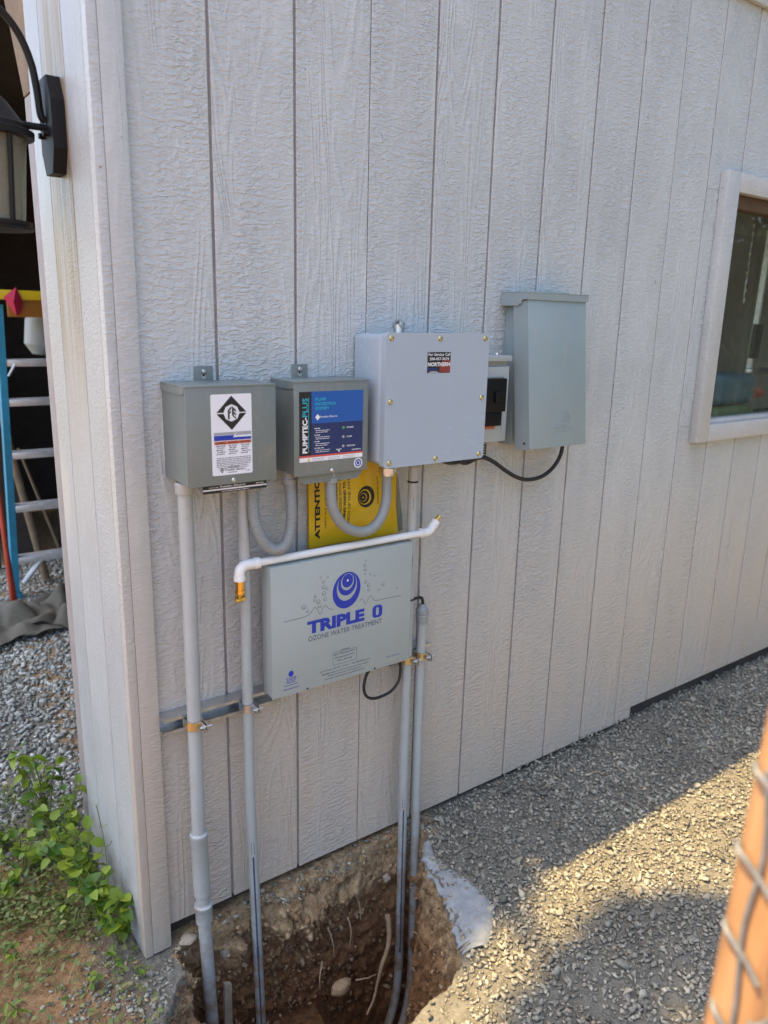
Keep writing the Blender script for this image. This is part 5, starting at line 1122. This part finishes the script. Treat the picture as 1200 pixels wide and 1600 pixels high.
# ------------------------------------------------------------------ weeds
def leaf_mesh(name, l, wd, fold, lobes=0):
    q = MB(); nseg = 7; vs = []
    for i in range(nseg + 1):
        t_ = i / nseg; hw = wd * (math.sin(math.pi * min(1, t_ ** 0.75)) ** 0.8) * (1 + 0.18 * math.sin(i * 2.2) * lobes) + 0.0002
        sag = -0.22 * l * t_ * t_
        vs += [(-hw, t_ * l, sag + hw * fold), (0, t_ * l, sag), (hw, t_ * l, sag + hw * fold)]
    fs = []
    for i in range(nseg):
        a = 3 * i; fs += [(a, a + 1, a + 4, a + 3), (a + 1, a + 2, a + 5, a + 4)]
    q.v = vs; q.f = fs; me = q.mesh(name, smooth=180, fix=False); me.materials.append(M_leaf); return me
LEAF = [leaf_mesh('leaf', 0.055, 0.017, 0.35), leaf_mesh('leaf', 0.048, 0.019, 0.25, 1), leaf_mesh('leaf', 0.042, 0.0125, 0.4), leaf_mesh('leaf', 0.034, 0.014, 0.3, 1), leaf_mesh('leaf', 0.06, 0.009, 0.5)]
def weed(label, x, y, h, nl, spread, kinds, seed, lean=(0, 0), big=1.0):
    r_ = random.Random(seed); z0 = gz(x, y); t_ = thing('weed', label, 'weed', (x, y, z0), 'weeds at the shed corner')
    stems = MB(); tips = []
    for s_ in range(max(2, nl // 5)):
        a = r_.uniform(0, 6.28); rr_ = spread * r_.uniform(0.3, 1)
        e = (x + lean[0] * h + rr_ * math.cos(a), y + lean[1] * h + rr_ * math.sin(a), z0 + h * r_.uniform(0.55, 1))
        m_ = ((x + e[0]) / 2 + lean[0] * 0.01, (y + e[1]) / 2, z0 + (e[2] - z0) * 0.62)
        pth = crv([(x, y, z0 - 0.005), m_, e], 6); stems.tube(pth, [0.0018 * (1 - 0.5 * i / len(pth)) for i in range(len(pth))], 5); tips.append(pth)
    part('stem', stems, M_grass, t_, smooth=180)
    for k in range(nl):
        pth = tips[k % len(tips)]; i = min(len(pth) - 1, int(len(pth) * r_.uniform(0.35, 1.0))); p = pth[i]
        o = bpy.data.objects.new('leaf', LEAF[r_.choice(kinds)]); col.objects.link(o); o.parent = t_
        o.location = (p.x - x, p.y - y, p.z - z0); o.rotation_euler = (r_.uniform(-0.5, 0.75), r_.uniform(-0.5, 0.5), r_.uniform(0, 6.28)); s_ = r_.uniform(0.55, 1.15) * big; o.scale = (s_, s_, s_)
WS = [(-0.080, 0.075, 0.15, 22, 0.050, (0, 1), 'broad-leaved green weed nearest the foot of the corner post'),
      (-0.100, 0.165, 0.21, 26, 0.065, (0, 1), 'bright broad-leaved weed against the white end boards'),
      (-0.095, 0.270, 0.27, 28, 0.065, (0, 1, 3), 'tallest leafy weed standing against the door jamb side'),
      (-0.130, 0.375, 0.27, 26, 0.075, (1, 3, 2), 'bushy weed beside the jamb with small leaves'),
      (-0.100, 0.500, 0.30, 26, 0.075, (0, 2), 'leafy weed just in front of the door jamb'),
      (-0.120, 0.640, 0.34, 24, 0.080, (2, 0), 'dark weed growing in the doorway beside the jamb'),
      (-0.230, 0.470, 0.13, 20, 0.080, (3, 1), 'low spreading weed left of the bushy weed'),
      (-0.310, 0.400, 0.11, 18, 0.080, (3, 2), 'low weed at the left edge of the picture'),
      (-0.245, 0.600, 0.13, 18, 0.090, (3, 2), 'low weed at the edge of the drive gravel'),
      (-0.190, 0.250, 0.07, 12, 0.060, (3, 2), 'small flat weed on the bare earth'),
      (-0.105, 0.010, 0.06, 10, 0.035, (2, 3), 'tiny seedling beside the post corner'),
      (-0.300, 0.160, 0.06, 9, 0.050, (3, 4), 'sparse seedling on the bare earth at far left'),
      (-0.175, -0.030, 0.05, 9, 0.030, (3,), 'small fresh seedling in the chippings'),
      (-0.335, -0.010, 0.06, 9, 0.035, (4, 3), 'narrow-leaved seedling at the lower left corner'),
      (-0.060, -0.060, 0.035, 7, 0.020, (3,), 'tiny seedling under the post end')]
for k, (x, y, h, nl, sp, kd, lb_) in enumerate(WS): weed(lb_, x, y, h, int(nl * (2.1 if h > 0.1 else 1.2)), sp * (1.15 if h > 0.1 else 1), kd, 50 + k, lean=(-0.12, -0.1), big=0.78 if h > 0.1 else 0.5)
t = thing('dry_stalk', 'thin dry stalk rising in front of the white end boards', 'stalk', (-0.10, 0.12, gz(-0.10, 0.12)))
part('stem', MB().tube(crv([(-0.10, 0.12, -0.04), (-0.085, 0.13, 0.10), (-0.080, 0.16, 0.20), (-0.085, 0.19, 0.29)], 6), 0.0011, 5), M_grass, t)
part('side_shoot', MB().tube(crv([(-0.081, 0.155, 0.185), (-0.075, 0.13, 0.205), (-0.072, 0.115, 0.225)], 5), 0.0009, 5), M_grass, t)
part('side_shoot', MB().tube(crv([(-0.082, 0.175, 0.235), (-0.077, 0.15, 0.25), (-0.074, 0.14, 0.26)], 5), 0.0009, 5), M_grass, t)
# ground cover: short grass, clover and dry straw
q = MB(); r_ = random.Random(3)
def blade(x, y, l, wd, a, el, z):
    d = (math.cos(a) * math.cos(el), math.sin(a) * math.cos(el), math.sin(el)); p = (-math.sin(a) * wd, math.cos(a) * wd)
    q.add([(x - p[0], y - p[1], z), (x + p[0], y + p[1], z), (x + d[0] * l * .6 + p[0] * .8, y + d[1] * l * .6 + p[1] * .8, z + d[2] * l * .75), (x + d[0] * l * .6 - p[0] * .8, y + d[1] * l * .6 - p[1] * .8, z + d[2] * l * .75), (x + d[0] * l, y + d[1] * l, z + d[2] * l * .8)], [(0, 1, 2, 3), (3, 2, 4)])
n_ = 0
while n_ < 9000:
    x, y = r_.uniform(-0.65, -0.055), r_.uniform(-0.25, 0.95)
    dn = math.exp(-((y - 0.45) / 0.28) ** 2) * (1 if x < -0.06 else 0.4) + 0.10
    if r_.random() > dn * (0.55 + 0.9 * noise.noise(Vector((x * 7, y * 7, 2)))): n_ += 0.2; continue
    z = gz(x, y)
    if r_.random() < 0.45: blade(x, y, r_.uniform(0.02, 0.07), r_.uniform(0.0008, 0.0018), r_.uniform(0, 6.28), r_.uniform(0.1, 1.2), z)
    else: blade(x, y, r_.uniform(0.010, 0.022), r_.uniform(0.003, 0.007), r_.uniform(0, 6.28), r_.uniform(0.0, 0.6), z + r_.uniform(0.004, 0.04))
    n_ += 1
solo('ground_cover', q, M_grass, 'short grass, clover and straw on the bare earth at the shed corner', 'grass', kind='stuff', smooth=0, fix=False)

M_wire = mat('dull_zinc_wire', (0.20, 0.205, 0.21), 0.7, 0.4, var=0.3, vscale=60)
# ------------------------------------------------------------------ orange post with fence wire, close on the right
def unproj(px, py, dist):
    d = CM.T @ np.array([(px - 600) / 1189.31, (py - 800) / 1189.31, 1.0]); d /= np.linalg.norm(d); return Vector(CAM + d * dist)
a_ = unproj(1197, 1165, 0.70); b_ = unproj(1104, 1605, 0.86)      # the post's near left edge, top to bottom
axz = (a_ - b_).normalized(); view = (b_.lerp(a_, 0.5) - Vector(CAM)).normalized()
sidev = view.cross(axz).normalized()
if sidev.dot(Vector(CM[0])) < 0: sidev = -sidev
fr = (sidev * 0.93 + (view - axz * view.dot(axz)).normalized() * -0.25).normalized(); dp = axz.cross(fr).normalized()
if dp.dot(view) < 0: dp = -dp
t = thing('fence_post', 'weathered orange wooden post with fence wire, close at the lower right', 'post', (b_.x, b_.y, 0))
bot = b_ - axz * ((b_.z + 0.25) / axz.z); tp_ = a_ + axz * 0.03
q = MB(); c = 0.012; prof = [fr * c, fr * 0.085, fr * 0.085 + dp * 0.085, dp * 0.085 * 1.0 - fr * 0.0, dp * c]
prof = [fr * 0.010 + dp * 0.0, fr * 0.089, fr * 0.089 + dp * 0.089, dp * 0.089 - fr * 0.008, dp * 0.016 - fr * 0.008, dp * 0.004 - fr * 0.002]
vs = [(bot + p)[:] for p in prof] + [(tp_ + p)[:] for p in prof]; n = len(prof)
q.add(vs, [tuple(range(n)), tuple(range(2 * n - 1, n - 1, -1))] + [(i, (i + 1) % n, n + (i + 1) % n, n + i) for i in range(n)])
part('post', q, M_post, t, smooth=20)
def onp(px, py, off): 
    d = (unproj(px, py, 1.0) - Vector(CAM)).normalized(); nrm_ = fr.cross(axz).normalized()
    if nrm_.dot(view) > 0: nrm_ = -nrm_
    k = (b_ - Vector(CAM)).dot(nrm_) / d.dot(nrm_); return Vector(CAM) + d * k + nrm_ * off
for pa, pb in (((1158, 1328), (1206, 1400)), ((1138, 1452), (1186, 1535)), ((1118, 1575), (1150, 1640)), ((1186, 1205), (1225, 1262)), ((1176, 1600), (1215, 1585))):
    m0, m1 = onp(*pa, 0.003), onp(*pb, 0.004)
    part('fence_wire', MB().tube(crv([m0 - fr * 0.006 + dp * 0.012, m0, m0.lerp(m1, 0.5) + fr * 0.002, m1], 5), 0.0028, 8), M_wire, t)
for off_ in (0.012,): part('fence_wire', MB().tube(crv([onp(1197, 1200, 0.003) + fr * off_ * 0.2, onp(1172, 1320, 0.003) + fr * off_, onp(1152, 1440, 0.003) + fr * 0.006, onp(1128, 1560, 0.003) + fr * off_, onp(1116, 1640, 0.003) + fr * 0.008], 6), 0.0022, 8), M_wire, t)

# ------------------------------------------------------------------ trees outside the picture that shade the yard
def leafcloud(pts, size, seed):
    rr_ = np.random.default_rng(seed); n = len(pts); V = np.zeros((n, 4, 3)); a = rr_.uniform(0, 6.283, n); e = rr_.uniform(-0.7, 0.7, n); s = size * rr_.uniform(0.6, 1.3, n)
    u = np.stack([np.cos(a) * np.cos(e), np.sin(a) * np.cos(e), np.sin(e)], -1); w_ = rr_.normal(0, 1, (n, 3)); w_[:, 2] *= 0.5; v = np.cross(u, w_); v /= np.linalg.norm(v, axis=1)[:, None] + 1e-9; v2 = np.cross(u, v); 
    nrm_ = rr_.normal(0, 0.45, (n, 3)) + np.array([0, 0, 1]); nrm_ /= np.linalg.norm(nrm_, axis=1)[:, None]; v = np.cross(nrm_, u); v /= np.linalg.norm(v, axis=1)[:, None] + 1e-9
    V[:, 0] = pts - u * s[:, None]; V[:, 1] = pts + v * s[:, None] * 0.55; V[:, 2] = pts + u * s[:, None]; V[:, 3] = pts - v * s[:, None] * 0.55
    q = MB(); q.v = [tuple(x) for x in V.reshape(-1, 3)]; q.f = [(4 * i, 4 * i + 1, 4 * i + 2, 4 * i + 3) for i in range(n)]; return q
L_ = np.array(SUN) / SUN.z
def lit(g):  # ground kept sunlit: the unseen crown is shaped by leaving out these leaves
    x, y = g
    if inside(x, y, [(0.22, -0.50), (0.45, -0.47), (0.66, -0.46), (0.72, -0.60), (0.52, -0.72), (0.22, -0.74)]): return True
    if x < 1.0 and noise.noise(Vector((x * 6.5, y * 6.5, 3.3))) > 0.16: return False
    if inside(x, y, [(0.90, -0.22), (0.95, -0.40), (0.62, -0.47), (0.28, -0.52), (0.28, -0.70), (0.50, -0.72), (0.80, -0.64), (1.02, -0.60), (1.26, -0.72), (1.45, -0.88), (2.4, -1.5), (4.5, -1.9), (6.0, -1.0), (6.0, 0.3)]): return True
    if ((x - 0.43) / 0.5) ** 2 + ((y + 1.54) / 0.30) ** 2 < 1: return True
    return False
pts = []; cl = []
r2 = np.random.default_rng(11)
while len(pts) < 15500:
    g = (r2.uniform(-1.1, 2.2), r2.uniform(-1.45, 4.6)); h = r2.uniform(8.2, 10.2)
    k = math.hypot((g[0] - 0.35) / 1.6, (g[1] - 0.9) / 3.8) if g[1] > 0.9 else abs(g[0] - 0.45) / 1.65
    if k > 1 + 0.12 * noise.noise(Vector((g[0] * 3, g[1] * 3, 1))) or lit(g): continue
    # a little light leaks through near the pit
    if noise.noise(Vector((g[0] * 7.5, g[1] * 7.5, 9))) > 0.40 and g[0] > 0.45 and g[1] < -0.5: continue
    pts.append((g[0] + L_[0] * h, g[1] + L_[1] * h, h))
t = thing('shade_tree', 'leafy tree overhanging the yard beside the shed, beyond the left of the picture', 'tree', (-4.2, -1.2, -0.05))
part('crown', leafcloud(np.array(pts), 0.085, 5), M_tree, t, smooth=0, fix=False)
tr = part('trunk', MB().tube(crv([(-4.2, -1.2, -0.2), (-4.2, -1.1, 3.0), (-4.0, -0.4, 6.0), (-3.8, 0.6, 8.0), (-3.6, 1.4, 9.4)], 6), [0.22 - 0.0062 * i for i in range(25)], 14), M_bark, t)
for k, e in enumerate(((-3.0, 0.2, 9.0), (-3.2, 3.4, 9.4), (-4.6, 2.6, 9.2), (-2.6, 1.3, 8.8))): part('limb', MB().tube(crv([(-3.95, -0.2, 6.4), ((-3.95 + e[0]) / 2, (-0.2 + e[1]) / 2, 8.0), e], 6), [0.09 - 0.006 * i for i in range(13)], 8), M_bark, tr)
def bg_tree(label, x, y, h, rad, seed):
    rr_ = np.random.default_rng(seed); t_ = thing('background_tree', label, 'tree', (x, y, 0), 'trees facing the shed'); P = []
    cl_ = [(x + rr_.normal(0, rad * .5), y + rr_.normal(0, rad * .5), h * rr_.uniform(0.18, 1.0), rad * rr_.uniform(.3, .55)) for _ in range(26)]
    while len(P) < 5200:
        c_ = cl_[rr_.integers(len(cl_))]; v = rr_.normal(0, 1, 3); v = v / np.linalg.norm(v) * c_[3] * rr_.random() ** 0.4; P.append((c_[0] + v[0], c_[1] + v[1], max(0.2, c_[2] + v[2])))
    part('crown', leafcloud(np.array(P), 0.16, seed), M_tree, t_, smooth=0, fix=False)
    part('trunk', MB().tube([(x, y, -0.1), (x + 0.1, y, h * 0.4), (x, y + 0.1, h * 0.85)], [0.2, 0.14, 0.05], 10), M_bark, t_)
bg_tree('broad tree facing the shed window across the yard', 7.5, -4.5, 6.0, 2.4, 21)
bg_tree('tall tree facing the far end of the shed', 11.5, -4.0, 7.5, 2.6, 22)
bg_tree('rounded tree across the yard behind the photographer', 4.5, -8.5, 6.0, 2.6, 23)
hp = np.random.default_rng(31).uniform((4.2, -3.7, 0.05), (13.0, -2.7, 2.9), (9000, 3)); hp[:, 2] *= 0.9 + 0.12 * np.sin(hp[:, 0] * 2.1)  # unseen hedge, added to hide sunlit ground from the window's reflection
t = thing('hedge', 'dense green hedge facing the shed across the yard', 'hedge', (8.6, -3.2, 0))
part('foliage', leafcloud(hp, 0.11, 33), M_tree, t, smooth=0, fix=False)
for k in range(9): part('stem', MB().tube([(4.7 + k, -3.2, -0.1), (4.75 + k, -3.15, 1.2), (4.7 + k, -3.2, 2.3)], [0.04, 0.03, 0.012], 8), M_bark, t)
bpy.data.objects.remove(_fo)
